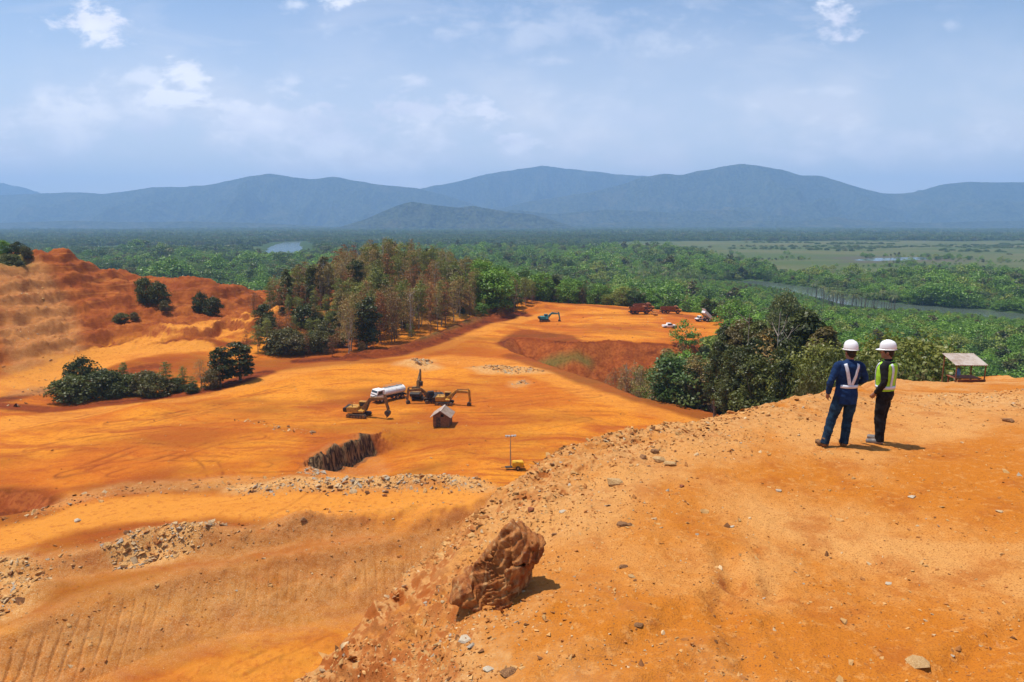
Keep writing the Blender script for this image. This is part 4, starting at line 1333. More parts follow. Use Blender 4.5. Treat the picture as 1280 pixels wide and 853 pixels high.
# ---- belt of trees behind the far pad
BELT = [at_d(px, py, D)[:2] for px, py, D in [(655, 374, 318), (700, 372, 318), (760, 377, 314), (830, 385, 306), (893, 392, 296), (912, 400, 290), (925, 395, 318), (870, 372, 345), (760, 360, 356), (640, 360, 345)]]
bx2, by2 = scatter(BELT, 5.6, rk)
bz2 = terrain(bx2, by2)
bpx, bpy_, bf = to_px(bx2, by2, bz2)
for x, y, z, px in zip(bx2, by2, bz2, bpx):
    r = rk.uniform()
    kd = ('dry' if r < .4 else 'broad' if r < .6 else 'dark' if r < .8 else 'bright') if px < 760 else ('broad' if r < .35 else 'bright' if r < .7 else 'dark' if r < .9 else 'dry')
    lim = np.interp(px, [600, 660, 700, 760, 800, 860, 905, 930], [330, 338, 344, 350, 360, 368, 376, 384]) + rk.uniform(0, 1) ** 1.3 * 30
    h = float(np.clip(CAMZ - ratio(px, lim)[1] * y - z, 4.0, 17.0))
    lab = {'dry': 'brown dry tree in the belt along the back of the far pad', 'broad': 'leafy green tree in the belt along the back of the far pad', 'dark': 'dark narrow tree in the belt along the back of the far pad',
           'bright': 'bright green tree in the belt along the back of the far pad'}[kd]
    plant(kd, x, y, h, lab, 'trees behind the far pad: ' + lab, wide=rk.uniform(.9, 1.2), z=z)

# ---- tall trees on the slope between the pad and the two men
for kd, px, tp, D, wd, lb in [
        ('dark', 886, 372, 262, 1.3, 'lone dark tree at the right edge of the far pad'),
        ('dark', 893, 376, 265, 1.0, 'shorter dark tree close to the lone one at the far pad'),
        ('near_dark', 912, 402, 128, 1.0, 'tall dark tree, leftmost of the stand on the slope below the ridge'),
        ('near_dark', 924, 414, 122, 1.1, 'dark tree second from the left in the stand below the ridge'),
        ('near_dark', 937, 393, 124, 1.0, 'slim tall dark tree overtopping the left part of the stand'),
        ('near_dark', 954, 398, 118, 1.1, 'tall dark tree beside the pale bare trunk below the ridge'),
        ('dead', 945, 390, 110, .6, 'slim pale bare trunk rising left among the dark trees below the ridge'),
        ('dead', 974, 386, 106, .6, 'slim pale bare trunk rising right among the dark trees below the ridge'),
        ('near_dark', 966, 408, 112, 1.1, 'dark bushy tree between the two pale bare trunks'),
        ('near_broad', 988, 366, 190, .6, 'yellow green tree overtopping the stand below the ridge'),
        ('near_dark', 984, 398, 112, 1.1, 'broad dark tree left of the brown tinged one below the ridge'),
        ('near_dark', 999, 412, 106, .9, 'dark tree close before the brown tinged one below the ridge'),
        ('near_dark', 1016, 383, 108, 1.15, 'largest brown tinged dark tree behind the man in blue'),
        ('near_dark', 1031, 402, 100, 1.1, 'dark tree just left of the helmet of the man in blue'),
        ('near_dark', 1005, 395, 125, 1.0, 'slim dark tree behind the brown tinged one below the ridge'),
        ('near_broad', 1000, 452, 96, .5, 'leafy green tree low in the stand below the ridge'),
        ('near_dark', 928, 436, 106, 1.1, 'leafy green tree at the front left of the stand below the ridge'),
        ('near_dark', 898, 424, 122, 1.1, 'dark leafy tree above the road corner of the pad'),
        ('near_dark', 955, 440, 96, 1.1, 'green tree in front of the dark stand below the ridge'),
        ('near_olive', 972, 456, 98, .5, 'olive tree low in front of the dark stand below the ridge'),
        ('near_dark', 985, 446, 88, .9, 'slim dark tree at the ridge edge left of the man in blue'),
        ('near_shrub', 1018, 466, 74, .34, 'round green shrub close behind the man in blue'),
        ('near_shrub', 1040, 476, 62, .32, 'low green shrub at the ridge edge beside the man in blue'),
        ('near_dark', 918, 428, 110, 1.0, 'slim dark tree in the front left of the stand below the ridge'),
        ('near_dark', 943, 418, 104, .9, 'slim dark tree before the left pale trunk below the ridge'),
        ('near_dark', 978, 420, 98, .9, 'slim dark tree before the right pale trunk below the ridge'),
        ('near_olive', 1024, 424, 92, .8, 'brownish tree in front of the largest dark one behind the man in blue'),
        ('dry', 962, 416, 100, 1.0, 'thin dry tree among the dark stand below the ridge'),
        ('near_olive', 1077, 428, 88, 1.0, 'olive tree seen between the two men'),
        ('near_shrub', 1066, 434, 78, .6, 'dark shrub seen between the two men'),
        ('near_olive', 1090, 444, 74, 1.0, 'brownish low tree behind the man in the lime vest'),
        ('near_olive', 1126, 412, 84, 1.0, 'brown green tree, left of two behind the man in the lime vest'),
        ('near_olive', 1150, 416, 80, 1.0, 'brown green tree, right of two behind the man in the lime vest'),
        ('near_shrub', 1112, 456, 70, .5, 'brownish shrub low behind the man in the lime vest'),
        ('near_shrub', 1163, 462, 70, .5, 'dark shrub at the ridge edge left of the shelter')]:
    plant_top(kd, px, tp, D, lb, wd)

# ------------------------------------------------------------------ forest of the plain
rf_ = np.random.default_rng(77)


def sector(cell, d0, d1):
    n = int(2 * d1 / cell) + 2
    gx, gy = np.meshgrid(np.arange(-d1, d1, cell), np.arange(0, d1, cell))
    gx = gx.ravel() + rf_.uniform(-.48, .48, gx.size) * cell
    gy = gy.ravel() + rf_.uniform(-.48, .48, gy.size) * cell
    D = np.hypot(gx, gy)
    k = (D > d0) & (D < d1) & (np.abs(gx) < gy * 0.80 + 8)
    return gx[k], gy[k]


fx, fy = sector(7.2, 120, 1500)
fz, fr_, fc_ = terrain(fx, fy, True)
D = np.hypot(fx, fy)
md = np.zeros_like(fx) - 1e9
for P in MEADOWS: md = np.maximum(md, signed(P, fx, fy) + 0.05 * D * fbm(fx * 0.008, fy * 0.008, 4, 300))
rd_, _, _ = near_poly(RIVER[0], fx, fy, closed=False)
wm = fz < 0.0
ls = np.maximum(signed(LAKE, fx, fy), signed(POND, fx, fy))
rv = rf_.uniform(0, 1, fx.size)
keep = ~wm & (fr_ != 1) & (fr_ != 0) | ((fr_ == 1) & (fc_ > 0) & (fc_ <= 1) & ((fx + .25 * (fy - 190) > 46) | (fy > 322)))
keep &= (md < 0) | ((rv < 0.3) & (fbm(fx * .008, fy * .016, 3, 351) > 0.28))
keep &= ls < 3
keep &= ~inside(KNOLL, fx, fy) & ~inside(BELT, fx, fy)
fh = 10.0 * (0.6 + 0.9 * rf_.uniform(0, 1, fx.size) ** 1.8) * (1 + 0.8 * fbm(fx * .02, fy * .02, 3, 310)) * np.where(rf_.uniform(0, 1, fx.size) < .05, 1.6, 1.0)
# lower scrub by the river on the right, so that the water shows
near_side = np.interp(fx, np.array(RIVER[0])[::-1, 0], np.array(RIVER[0])[::-1, 1]) > fy
low = near_side & (rd_ < 130)
fh = np.where(low, np.minimum(fh, 1.6 + 0.075 * np.maximum(rd_ - 24, 0)), fh)
lakeside = (np.abs(fx / fy - LAKE[0][0] / LAKE[0][1]) < 0.10) & (fy < 1700) & (fy > 1150)
fh = np.where(lakeside, fh * 0.6, fh)
right = (fx > 20) & (fy < 480)
fh = np.where(right & ~low, np.clip(fh * 0.85, 4.0, 11.0), fh)
fh = np.where(md >= 0, fh * 0.5, fh)
# the view over the ridge stays open
fpx, ftop, ff = to_px(fx, fy, fz + fh)
keep &= ~((D < 235) & (fpx > 905))
keep &= ~((fpx > 690) & (fpx < 905) & (D < 300) & (ftop < 400))
keep &= ~((D < 300) & (fpx < 690))
fx, fy, fz, fh, D = (a[keep] for a in (fx, fy, fz, fh, D))
nz_ = fbm(fx * .014, fy * .014, 3, 320)
rv = rf_.uniform(0, 1, fx.size)
# 0 broad, 1 bright, 2 dark, 3 palm, 4 dry
side = np.clip((fx / fy + 0.1) * 3, 0, 1)
ft = np.where(rv < 0.42 + 0.4 * nz_ - 0.2 * side, 0, 1)
ft = np.where((rv > 0.84), 2, ft)
ft = np.where((rv > 0.93) & (fy < 480) & (fx < 70), 4, ft)
PALMS = [at_z(px, py, 0)[:2] for px, py in [(1010, 372), (1040, 392), (1120, 396), (1125, 384), (1075, 381), (1035, 372), (1005, 364)]]
PALM2 = [at_z(px, py, 0)[:2] for px, py in [(690, 325), (760, 320), (830, 345), (900, 362), (860, 372), (770, 350)]]
pin = inside(PALMS, fx, fy)
pin2 = inside(PALM2, fx, fy)
ft = np.where(pin & (rv < .85), 3, np.where(pin2 & (rv < .3), 3, ft))
fh = np.where(ft == 3, rf_.uniform(11.0, 15.5, fx.size), fh)

# single meshes for trees that show only a few pixels each
ONE = {}
for i, kd in enumerate(('broad', 'bright', 'dark', 'palm', 'dry')):
    gens = {'broad': lambda k: make_tree(120 + k, 10, 4.4, 0.8, 'round', 16, 0.75, 900, limb=False), 'bright': lambda k: make_tree(130 + k, 10, 4.9, 0.6, 'round', 16, 0.78, 950, limb=False),
            'dark': lambda k: make_tree(140 + k, 10, 3.0, 0.8, 'column', 14, 0.85, 620, limb=False), 'palm': lambda k: make_palm(150 + k, 9.3, 13, 3.2),
            'dry': lambda k: make_tree(160 + k, 10, 2.6, 2.2, 'column', 14, 0.6, 500, limb=True)}
    lm = {'broad': G_MID, 'bright': G_BRIGHT, 'dark': G_DARK, 'palm': G_PALM, 'dry': G_DRY}[kd]
    ONE[i] = [mesh_only(kd + '_small', list(gens[kd](k)), [lm, BARK_PALE if kd == 'dry' else BARK]) for k in range(3)]

fpx, fpy, ff = to_px(fx, fy, fz + fh)
inview = (fpx > -5) & (fpx < 1285) & (fpy < 500)
size_ = np.where(inview, fh / D, 0)
LAB = {0: ('broadleaf_tree', 'tree', 'mid green broadleaf tree in the closed forest of the plain'), 1: ('broadleaf_tree', 'tree', 'bright green broadleaf tree in the closed forest of the plain'),
       2: ('dark_tree', 'tree', 'narrow dark tree in the closed forest of the plain'), 3: ('palm_tree', 'palm', 'coconut palm standing among the trees of the plain'), 4: ('dry_tree', 'dry tree', 'dry brown tree at the edge of the plain forest')}
single = np.zeros(fx.size, bool)
for k, nmax in ((0, 110), (1, 130), (2, 30), (3, 90), (4, 20)):
    idx = np.where((ft == k) & inview)[0]
    idx = idx[np.argsort(-size_[idx])][:nmax]
    single[idx] = True
    nm, ct, lb = LAB[k]
    for i in idx:
        o = bpy.data.objects.new(nm, ONE[k][i % 3]); COL.objects.link(o)
        o.location = (fx[i], fy[i], fz[i]); s = fh[i] / 10
        o.rotation_euler = (0, 0, rf_.uniform(0, 6.28)); wv = rf_.uniform(1.0, 1.4) if k != 3 else 1.0
        o.scale = (s * wv, s * wv, s)
        tag(o, lb, ct, 'trees of the plain: ' + lb)


def instancer(name, pts, scl, meshes):
    """one object that grows a tree on each of its points"""
    n = len(pts)
    me = bpy.data.meshes.new(name)
    me.vertices.add(n); me.vertices.foreach_set('co', np.asarray(pts, np.float32).ravel())
    a = me.attributes.new('size', 'FLOAT_VECTOR', 'POINT'); a.data.foreach_set('vector', np.asarray(scl, np.float32).ravel())
    a = me.attributes.new('turn', 'FLOAT', 'POINT'); a.data.foreach_set('value', rf_.uniform(0, 6.28, n).astype(np.float32))
    a = me.attributes.new('which', 'INT', 'POINT'); a.data.foreach_set('value', rf_.integers(0, len(meshes), n).astype(np.int32))
    o = bpy.data.objects.new(name, me); COL.objects.link(o)
    tag(o, kind='stuff')
    ng = bpy.data.node_groups.new(name, 'GeometryNodeTree')
    ng.interface.new_socket('Geometry', in_out='INPUT', socket_type='NodeSocketGeometry')
    ng.interface.new_socket('Geometry', in_out='OUTPUT', socket_type='NodeSocketGeometry')
    N = ng.nodes; Lk = ng.links
    gi = N.new('NodeGroupInput'); go = N.new('NodeGroupOutput')
    jn = N.new('GeometryNodeJoinGeometry')
    for m_ in meshes:
        po = bpy.data.objects.new(m_.name, m_)          # source shape, never placed in the scene itself
        oi = N.new('GeometryNodeObjectInfo'); oi.inputs['Object'].default_value = po; oi.inputs['As Instance'].default_value = True
        Lk.new(oi.outputs['Geometry'], jn.inputs[0])
    ip = N.new('GeometryNodeInstanceOnPoints')
    ip.inputs['Pick Instance'].default_value = True
    Lk.new(gi.outputs[0], ip.inputs['Points']); Lk.new(jn.outputs[0], ip.inputs['Instance'])

    def attr(nm, ty):
        q = N.new('GeometryNodeInputNamedAttribute'); q.data_type = ty; q.inputs['Name'].default_value = nm
        return q.outputs['Attribute']
    Lk.new(attr('which', 'INT'), ip.inputs['Instance Index'])
    Lk.new(attr('size', 'FLOAT_VECTOR'), ip.inputs['Scale'])
    cx = N.new('ShaderNodeCombineXYZ'); Lk.new(attr('turn', 'FLOAT'), cx.inputs[2])
    Lk.new(cx.outputs[0], ip.inputs['Rotation'])
    Lk.new(ip.outputs[0], go.inputs[0])
    md_ = o.modifiers.new('grow', 'NODES'); md_.node_group = ng
    return o


PT = np.stack([fx, fy, fz], -1)
for k, nm in ((0, 'forest'), (1, 'forest'), (2, 'forest'), (3, 'palm_forest'), (4, 'forest')):
    sel = (ft == k) & ~single
    if sel.any():
        s = fh[sel] / 10; wv = rf_.uniform(1.0, 1.4, s.size) if k != 3 else np.ones(s.size)
        instancer(nm, PT[sel], np.stack([s * wv, s * wv, s], -1), ONE[k])

# far forest: bigger clumps
FARM = [mesh_only('far_clump', [make_tree(180 + k, 10, 12.0, -2.0, 'round', 26, 2.6, 560, limb=False)[0]], [G_MID]) for k in range(3)]
qx, qy = sector(19, 1500, 3000)
ax_, ay_ = sector(34, 3000, 6400)
qx = np.concatenate([qx, ax_]); qy = np.concatenate([qy, ay_])
D = np.hypot(qx, qy)
md = np.zeros_like(qx) - 1e9
for P in MEADOWS: md = np.maximum(md, signed(P, qx, qy) + 0.05 * D * fbm(qx * 0.004, qy * 0.004, 4, 300))
ls = np.maximum(signed(LAKE, qx, qy), signed(POND, qx, qy))
bands = fbm(qx * 0.0006 + 3, qy * 0.0022, 3, 330)
keep = ((md < -10) | ((rf_.uniform(0, 1, qx.size) < 0.5) & (fbm(qx * .004, qy * .008, 3, 350) > 0.24))) & (ls < -40) & ((bands > -0.22) | (D < 1800))
qx, qy, D, md, bands = qx[keep], qy[keep], D[keep], md[keep], bands[keep]
qz = np.full(qx.shape, 0.8)
sc = np.where(D > 3000, 1.7, 1.0) * rf_.uniform(.75, 1.25, qx.size)
hz_ = np.where(D > 3000, 1.25, 1.0) * rf_.uniform(.7, 1.3, qx.size) * (1 + .5 * fbm(qx * .004, qy * .004, 3, 340)) * np.where(md > -10, .35, 1.0)
sc = sc * np.where(md > -10, .45, 1.0)
instancer('far_forest', np.stack([qx, qy, qz], -1), np.stack([sc, sc, hz_], -1), FARM)


# ------------------------------------------------------------------ building things from shaped pieces
class MB:
    def __init__(self): self.v = []; self.f = []

    def add(self, V, F):
        o = len(self.v); self.v += [tuple(map(float, p)) for p in V]; self.f += [tuple(int(i) + o for i in f) for f in F]; return self

    def box(self, c, s, rot=None, taper=(1, 1)):
        sx_, sy_, sz_ = s[0] / 2, s[1] / 2, s[2] / 2
        P = [(-sx_, -sy_, -sz_), (sx_, -sy_, -sz_), (sx_, sy_, -sz_), (-sx_, sy_, -sz_)]
        T = [(x * taper[0], y * taper[1], sz_) for x, y, _ in P]
        V = [Vector(p) for p in P + T]
        if rot: M = Euler(rot).to_matrix(); V = [M @ p for p in V]
        V = [p + Vector(c) for p in V]
        return self.add(V, [(3, 2, 1, 0), (4, 5, 6, 7), (0, 1, 5, 4), (1, 2, 6, 5), (2, 3, 7, 6), (3, 0, 4, 7)])

    def prism(self, poly, a, b, axis='y'):
        """an outline (u, w) pushed from a to b along an axis; u, w are the two other axes"""
        n = len(poly)
        def P(u, w, t): return {'y': (u, t, w), 'x': (t, u, w), 'z': (u, w, t)}[axis]
        V = [P(u, w, a) for u, w in poly] + [P(u, w, b) for u, w in poly]
        F = [tuple(range(n)), tuple(range(2 * n - 1, n - 1, -1))] + [(i + n, (i + 1) % n + n, (i + 1) % n, i) for i in range(n)]
        return self.add(V, F)

    def tube(self, path, r, sides=8, r2=None):
        n = len(path); rad = np.linspace(r, r if r2 is None else r2, n)
        V, F = tube(path, rad, sides)
        F = [tuple(f) for f in F] + [tuple(range(sides))[::-1], tuple(range((n - 1) * sides, n * sides))]
        return self.add(V, F)

    def cyl(self, c, r, h, axis='z', sides=18):
        d = {'x': (1, 0, 0), 'y': (0, 1, 0), 'z': (0, 0, 1)}[axis]
        a = np.array(c) - np.array(d) * h / 2; b = np.array(c) + np.array(d) * h / 2
        return self.tube([a, b], r, sides)

    def build(self, name, m, parent=None, bevel=0.0, smooth=False):
        me = bpy.data.meshes.new(name); me.from_pydata(self.v, [], self.f)
        bm = bmesh.new(); bm.from_mesh(me)
        bmesh.ops.recalc_face_normals(bm, faces=bm.faces[:])
        if bevel:
            bmesh.ops.bevel(bm, geom=[e for e in bm.edges if e.calc_face_angle(0) > 0.5], offset=bevel, segments=1, affect='EDGES', clamp_overlap=True)
        bm.to_mesh(me); bm.free()
        me.materials.append(m)
        if smooth: me.polygons.foreach_set('use_smooth', np.full(len(me.polygons), True))
        o = bpy.data.objects.new(name, me); COL.objects.link(o)
        if parent is not None: o.parent = parent
        return o


def empty(name, loc, rz, label, cat, group=None, tilt=(0, 0), s=1.0):
    e = bpy.data.objects.new(name, None); COL.objects.link(e)
    e.location = loc; e.rotation_euler = (tilt[0], tilt[1], rz); e.scale = (s, s, s)
    return tag(e, label, cat, group)


def on_ground(px, py, zguess=28.0):
    """the point of the terrain seen at a pixel (bisection along the ray)"""
    a, r = ratio(px, py)
    Ds = np.linspace(5, 420, 4000)
    z = CAMZ - r * Ds
    gz = terrain(a * Ds, Ds)
    if zguess < 40: ok = (z < gz) & (Ds > 50)
    else: ok = z < gz
    i = int(np.argmax(ok)) if ok.any() else len(Ds) - 1
    D = Ds[i]
    return a * D, D, float(terrain(np.array([a * D]), np.array([D]))[0])


YEL = simple_mat('machine_yellow', (0.52, 0.26, 0.025), 0.55, c2=(0.36, 0.14, 0.03), scale=2.2)
OLDYEL = simple_mat('machine_dusty', (0.30, 0.15, 0.04), 0.75, c2=(0.16, 0.085, 0.04), scale=2.5)
STEEL = simple_mat('dark_steel', (0.035, 0.030, 0.026), 0.6, c2=(0.13, 0.065, 0.03), scale=3.0)
BLACKM = simple_mat('black_paint', (0.016, 0.016, 0.017), 0.5, c2=(0.06, 0.035, 0.02), scale=3.0)
TEAL = simple_mat('teal_paint', (0.03, 0.24, 0.26), 0.5, c2=(0.06, 0.16, 0.15), scale=2.0)
WHITE = simple_mat('white_paint', (0.78, 0.76, 0.72), 0.45, c2=(0.60, 0.48, 0.36), scale=1.6, lo=0.5, hi=0.75)
GLASS = simple_mat('dark_glass', (0.02, 0.025, 0.03), 0.12, spec=0.6)
RUBBER = simple_mat('tyre_rubber', (0.025, 0.022, 0.02), 0.9, c2=(0.10, 0.05, 0.02), scale=3.0)
RUSTY = simple_mat('rusty_steel', (0.22, 0.06, 0.018), 0.8, c2=(0.34, 0.11, 0.03), scale=1.5)
ORANGE = simple_mat('orange_paint', (0.62, 0.24, 0.04), 0.5, c2=(0.5, 0.16, 0.03), scale=1.5)
CHROME = simple_mat('grey_metal', (0.35, 0.34, 0.33), 0.45, 0.6)
LAMP = simple_mat('lamp_glass', (0.75, 0.78, 0.8), 0.15, spec=0.6)


def beam(mb, pts, thick, y0, y1):
    """a box beam whose side outline follows a chain of (x, z) points"""
    pts = np.array(pts, float); n = len(pts)
    tg = np.gradient(pts, axis=0); tg /= np.linalg.norm(tg, axis=1, keepdims=True)
    nn_ = np.c_[-tg[:, 1], tg[:, 0]] * (np.array(thick) / 2)[:, None]
    up = pts + nn_; dn = pts - nn_
    poly_u, poly_d = up.tolist(), dn.tolist()
    for i in range(n - 1):
        mb.prism([poly_d[i], poly_d[i + 1], poly_u[i + 1], poly_u[i]], y0, y1)
    return mb


def excavator(loc, rz, label, body, armm, boom=38, arm=-75, curl=-30, swing=0.0, s=1.0, group=None):
    e = empty('excavator', loc, rz, label, 'excavator', group, s=s)
    for sd in (-1, 1):
        yb = sd * 1.2
        tr = MB().prism([(-2.0, 0.28), (-1.75, 0.04), (1.75, 0.04), (2.0, 0.28), (2.1, 0.5), (1.85, 0.84), (-1.85, 0.84), (-2.1, 0.5)], yb - .3, yb + .3).build('track', STEEL, e, 0.04)
        wl = MB()
        for k in range(6): wl.cyl((-1.5 + k * 0.6, yb + sd * 0.29, 0.3), 0.2, 0.1, 'y', 12)
        for k in (-1.65, 1.65): wl.cyl((k, yb + sd * 0.29, 0.46), 0.33, 0.1, 'y', 14)
        wl.build('roller', OLDYEL, tr)
    MB().box((0, 0, 0.62), (1.9, 1.9, 0.42)).cyl((0, 0, 0.95), 0.62, 0.26).build('undercarriage', STEEL, e)
    R_ = Matrix.Rotation(swing, 4, 'Z')

    def fin(o): o.matrix_local = R_; return o
    fin(MB().prism([(-2.0, 1.08), (1.35, 1.08), (1.35, 1.5), (0.2, 1.55), (0.1, 2.15), (-1.9, 2.15), (-2.05, 1.9)], -1.3, 1.3).build('house', body, e, 0.06))
    fin(MB().prism([(-2.75, 1.2), (-2.0, 1.1), (-2.0, 2.12), (-2.6, 2.08), (-2.85, 1.8)], -1.27, 1.27).build('counterweight', BLACKM, e, 0.05))
    cab = fin(MB().prism([(-0.15, 1.5), (1.5, 1.5), (1.58, 2.1), (1.25, 2.95), (-0.15, 2.98)], 0.32, 1.28).build('cab', body, e, 0.05))
    MB().prism([(0.05, 2.05), (1.36, 2.05), (1.16, 2.82), (0.05, 2.84)], 0.30, 1.30).prism([(1.595, 1.75), (1.605, 2.1), (1.30, 2.86), (1.275, 2.86)], 0.42, 1.18).build('window', GLASS, cab)
    fin(MB().tube([(-1.0, -0.8, 2.1), (-1.0, -0.8, 2.75)], 0.07).tube([(-1.9, -1.2, 2.15), (-1.9, -1.2, 2.6), (-1.9, 1.2, 2.6), (-1.9, 1.2, 2.15)], 0.03, 6).tube([(0.0, -1.25, 2.1), (0.0, -1.25, 2.55), (-1.8, -1.25, 2.55)], 0.03, 6).build('handrail', STEEL, e))
    rd = math.radians
    p0 = np.array([0.75, 1.65]); p1 = p0 + 2.7 * np.array([math.cos(rd(boom + 18)), math.sin(rd(boom + 18))])
    p2 = p1 + 3.0 * np.array([math.cos(rd(boom - 24)), math.sin(rd(boom - 24))])
    pm = (p0 + p1) / 2; pn = (p1 + p2) / 2
    bo = fin(beam(MB(), [p0, pm, p1, pn, p2], [0.5, 0.66, 0.78, 0.6, 0.42], -0.32, 0.18).build('boom', armm, e, 0.03))
    da = np.array([math.cos(rd(arm)), math.sin(rd(arm))])
    q0 = p2 - da * 0.75; q1 = p2 + da * 0.5; q2 = p2 + da * 2.6
    ar = fin(beam(MB(), [q0, p2, q1, q2], [0.34, 0.62, 0.56, 0.34], -0.26, 0.12).build('arm', armm, e, 0.03))
    # hydraulic rams
    for y in (-0.45, 0.31):
        fin(MB().tube([(p0[0] + 0.75, y, p0[1] - 0.35), (p1[0] - 0.1, y, p1[1] - 0.15)], 0.10).build('hydraulic_ram', STEEL, bo) if False else MB().tube([(p0[0] + 0.75, y, p0[1] - 0.35), (p1[0] - 0.1, y, p1[1] - 0.15)], 0.09).build('hydraulic_ram', STEEL, e))
    fin(MB().tube([(p1[0] + .1, -0.07, p1[1] + 0.42), (q0[0], -0.07, q0[1] + 0.05)], 0.09).build('hydraulic_ram', STEEL, e))
    fin(MB().tube([(q0[0] + .1, -0.07, q0[1] - .2), (q2[0] + .25, -0.07, q2[1] + .4)], 0.07).build('hydraulic_ram', STEEL, e))
    c, sn = math.cos(rd(curl)), math.sin(rd(curl))
    prof = [(0, 0.16), (0.35, 0.2), (0.75, -0.15), (0.9, -0.62), (0.72, -0.70), (0.05, -0.78), (-0.32, -0.55), (-0.3, -0.1)]
    pr = [(q2[0] + u * c - w_ * sn, q2[1] + u * sn + w_ * c) for u, w_ in prof]
    bk = MB().prism(pr, -0.62, 0.48)
    for k in range(5):
        y = -0.56 + 0.245 * k
        tip = (0.98, -0.9)
        bk.prism([pr[3], pr[4], (q2[0] + tip[0] * c - tip[1] * sn, q2[1] + tip[0] * sn + tip[1] * c)], y - .05, y + .05)
    fin(bk.build('bucket', STEEL, e, 0.03))
    return e


def wheel(parent, x, y, r, w_=0.42, hub=CHROME, zc=None):
    t_ = MB().cyl((x, y, zc or r), r, w_, 'y', 20).build('wheel', RUBBER, parent, 0.05)
    MB().cyl((x, y + (w_ / 2 + .01) * (1 if y > 0 else -1), zc or r), r * 0.5, 0.05, 'y', 14).build('rim', hub, t_)


def dump_truck(loc, rz, label, cabm, bedm, s=1.0, raise_=0.0, group='dump trucks on the far pad'):
    e = empty('dump_truck', loc, rz, label, 'dump truck', group, s=s)
    MB().box((-0.4, 0, 0.95), (8.4, 1.1, 0.4)).box((2.9, 0, 1.0), (2.6, 2.3, .5)).build('chassis', STEEL, e, 0.04)
    for x in (2.9, -1.3, -3.0):
        for y in (-1.1, 1.1): wheel(e, x, y, 0.78, 0.55, cabm)
    cab = MB().prism([(1.75, 1.3), (4.5, 1.3), (4.6, 1.75), (3.35, 2.0), (3.0, 2.95), (1.75, 3.0)], -1.15, 1.15).build('cab', cabm, e, 0.06)
    MB().prism([(1.95, 2.05), (3.22, 2.05), (2.92, 2.85), (1.95, 2.88)], -1.17, 1.17).prism([(3.385, 2.0), (3.40, 2.04), (3.05, 2.86), (3.03, 2.86)], -1.0, 1.0).build('window', GLASS, cab)
    for y in (-.85, .85): MB().box((4.57, y, 1.52), (0.06, .3, .2)).build('headlight', LAMP, e)
    bed = MB()
    prof = [(1.5, 1.5), (1.6, 3.0), (1.5, 3.05), (1.3, 1.75)]
    bed.prism([(-4.3, 2.1), (-3.4, 1.4), (1.3, 1.4), (1.55, 1.7), (1.3, 1.62), (-3.2, 1.62), (-4.2, 2.25)], -1.35, 1.35)
    for sd in (-1, 1):
        bed.prism([(-4.3, 2.15), (-3.3, 1.5), (1.4, 1.5), (1.6, 3.05), (-3.9, 2.85)], sd * 1.35 - .06, sd * 1.35 + .06)
    bed.prism([(1.35, 1.5), (1.5, 1.5), (1.72, 3.1), (2.6, 3.2), (2.6, 3.3), (1.6, 3.2)], -1.4, 1.4)
    b = bed.build('bed', bedm, e, 0.02)
    if raise_:
        b.matrix_local = Matrix.Translation((-3.4, 0, 1.4)) @ Matrix.Rotation(-raise_, 4, 'Y') @ Matrix.Translation((3.4, 0, -1.4))
        MB().tube([(0.5, 0, 1.1), (-0.9, 0, 2.7)], 0.12).build('hydraulic_ram', CHROME, e)
    return e


def car(loc, rz, label, m, s=1.0, nm='pickup', cat='pickup'):
    e = empty(nm, loc, rz, label, cat, s=s)
    bd = MB().prism([(-2.5, .45), (2.45, .45), (2.5, .85), (2.35, 1.0), (1.1, 1.08), (-2.45, 1.08)], -0.88, 0.88).build('body', m, e, 0.05)
    cb = MB().prism([(1.15, 1.08), (0.55, 1.72), (-0.85, 1.74), (-1.0, 1.08)], -0.78, 0.78).build('cab', m, e, 0.05)
    MB().prism([(1.0, 1.12), (0.50, 1.66), (-0.78, 1.68), (-0.9, 1.12)], -0.80, 0.80).prism([(1.17, 1.12), (1.19, 1.12), (0.60, 1.70), (0.58, 1.70)], -0.68, .68).build('window', GLASS, cb)
    for x in (-1.55, 1.55):
        for y in (-.82, .82): wheel(e, x, y, 0.38, 0.25)
    return e


# ---- the group of machines in the middle of the pad
p = on_ground(449, 521)
excavator((p[0], p[1], p[2]), math.radians(-14), 'dusty yellow excavator with arched boom and bucket on the ground, left of the water truck', YEL, OLDYEL, 30, -78, -60, math.radians(4), 0.98)
p = on_ground(519, 503)
excavator((p[0], p[1] + 3.0, p[2]), math.radians(105), 'brown excavator with its boom folded up high, rearmost of the group', OLDYEL, OLDYEL, 58, -86, -70, math.radians(-20), 0.84)
p = on_ground(541, 503)
excavator((p[0], p[1], p[2]), math.radians(196), 'black bodied excavator reaching left with its arm hanging down', BLACKM, OLDYEL, 22, -84, -60, 0.0, 0.86)
p = on_ground(556, 506)
excavator((p[0], p[1], p[2]), math.radians(-4), 'yellow excavator reaching right with level boom and upright arm', YEL, YEL, 20, -86, -70, 0.0, 0.86)

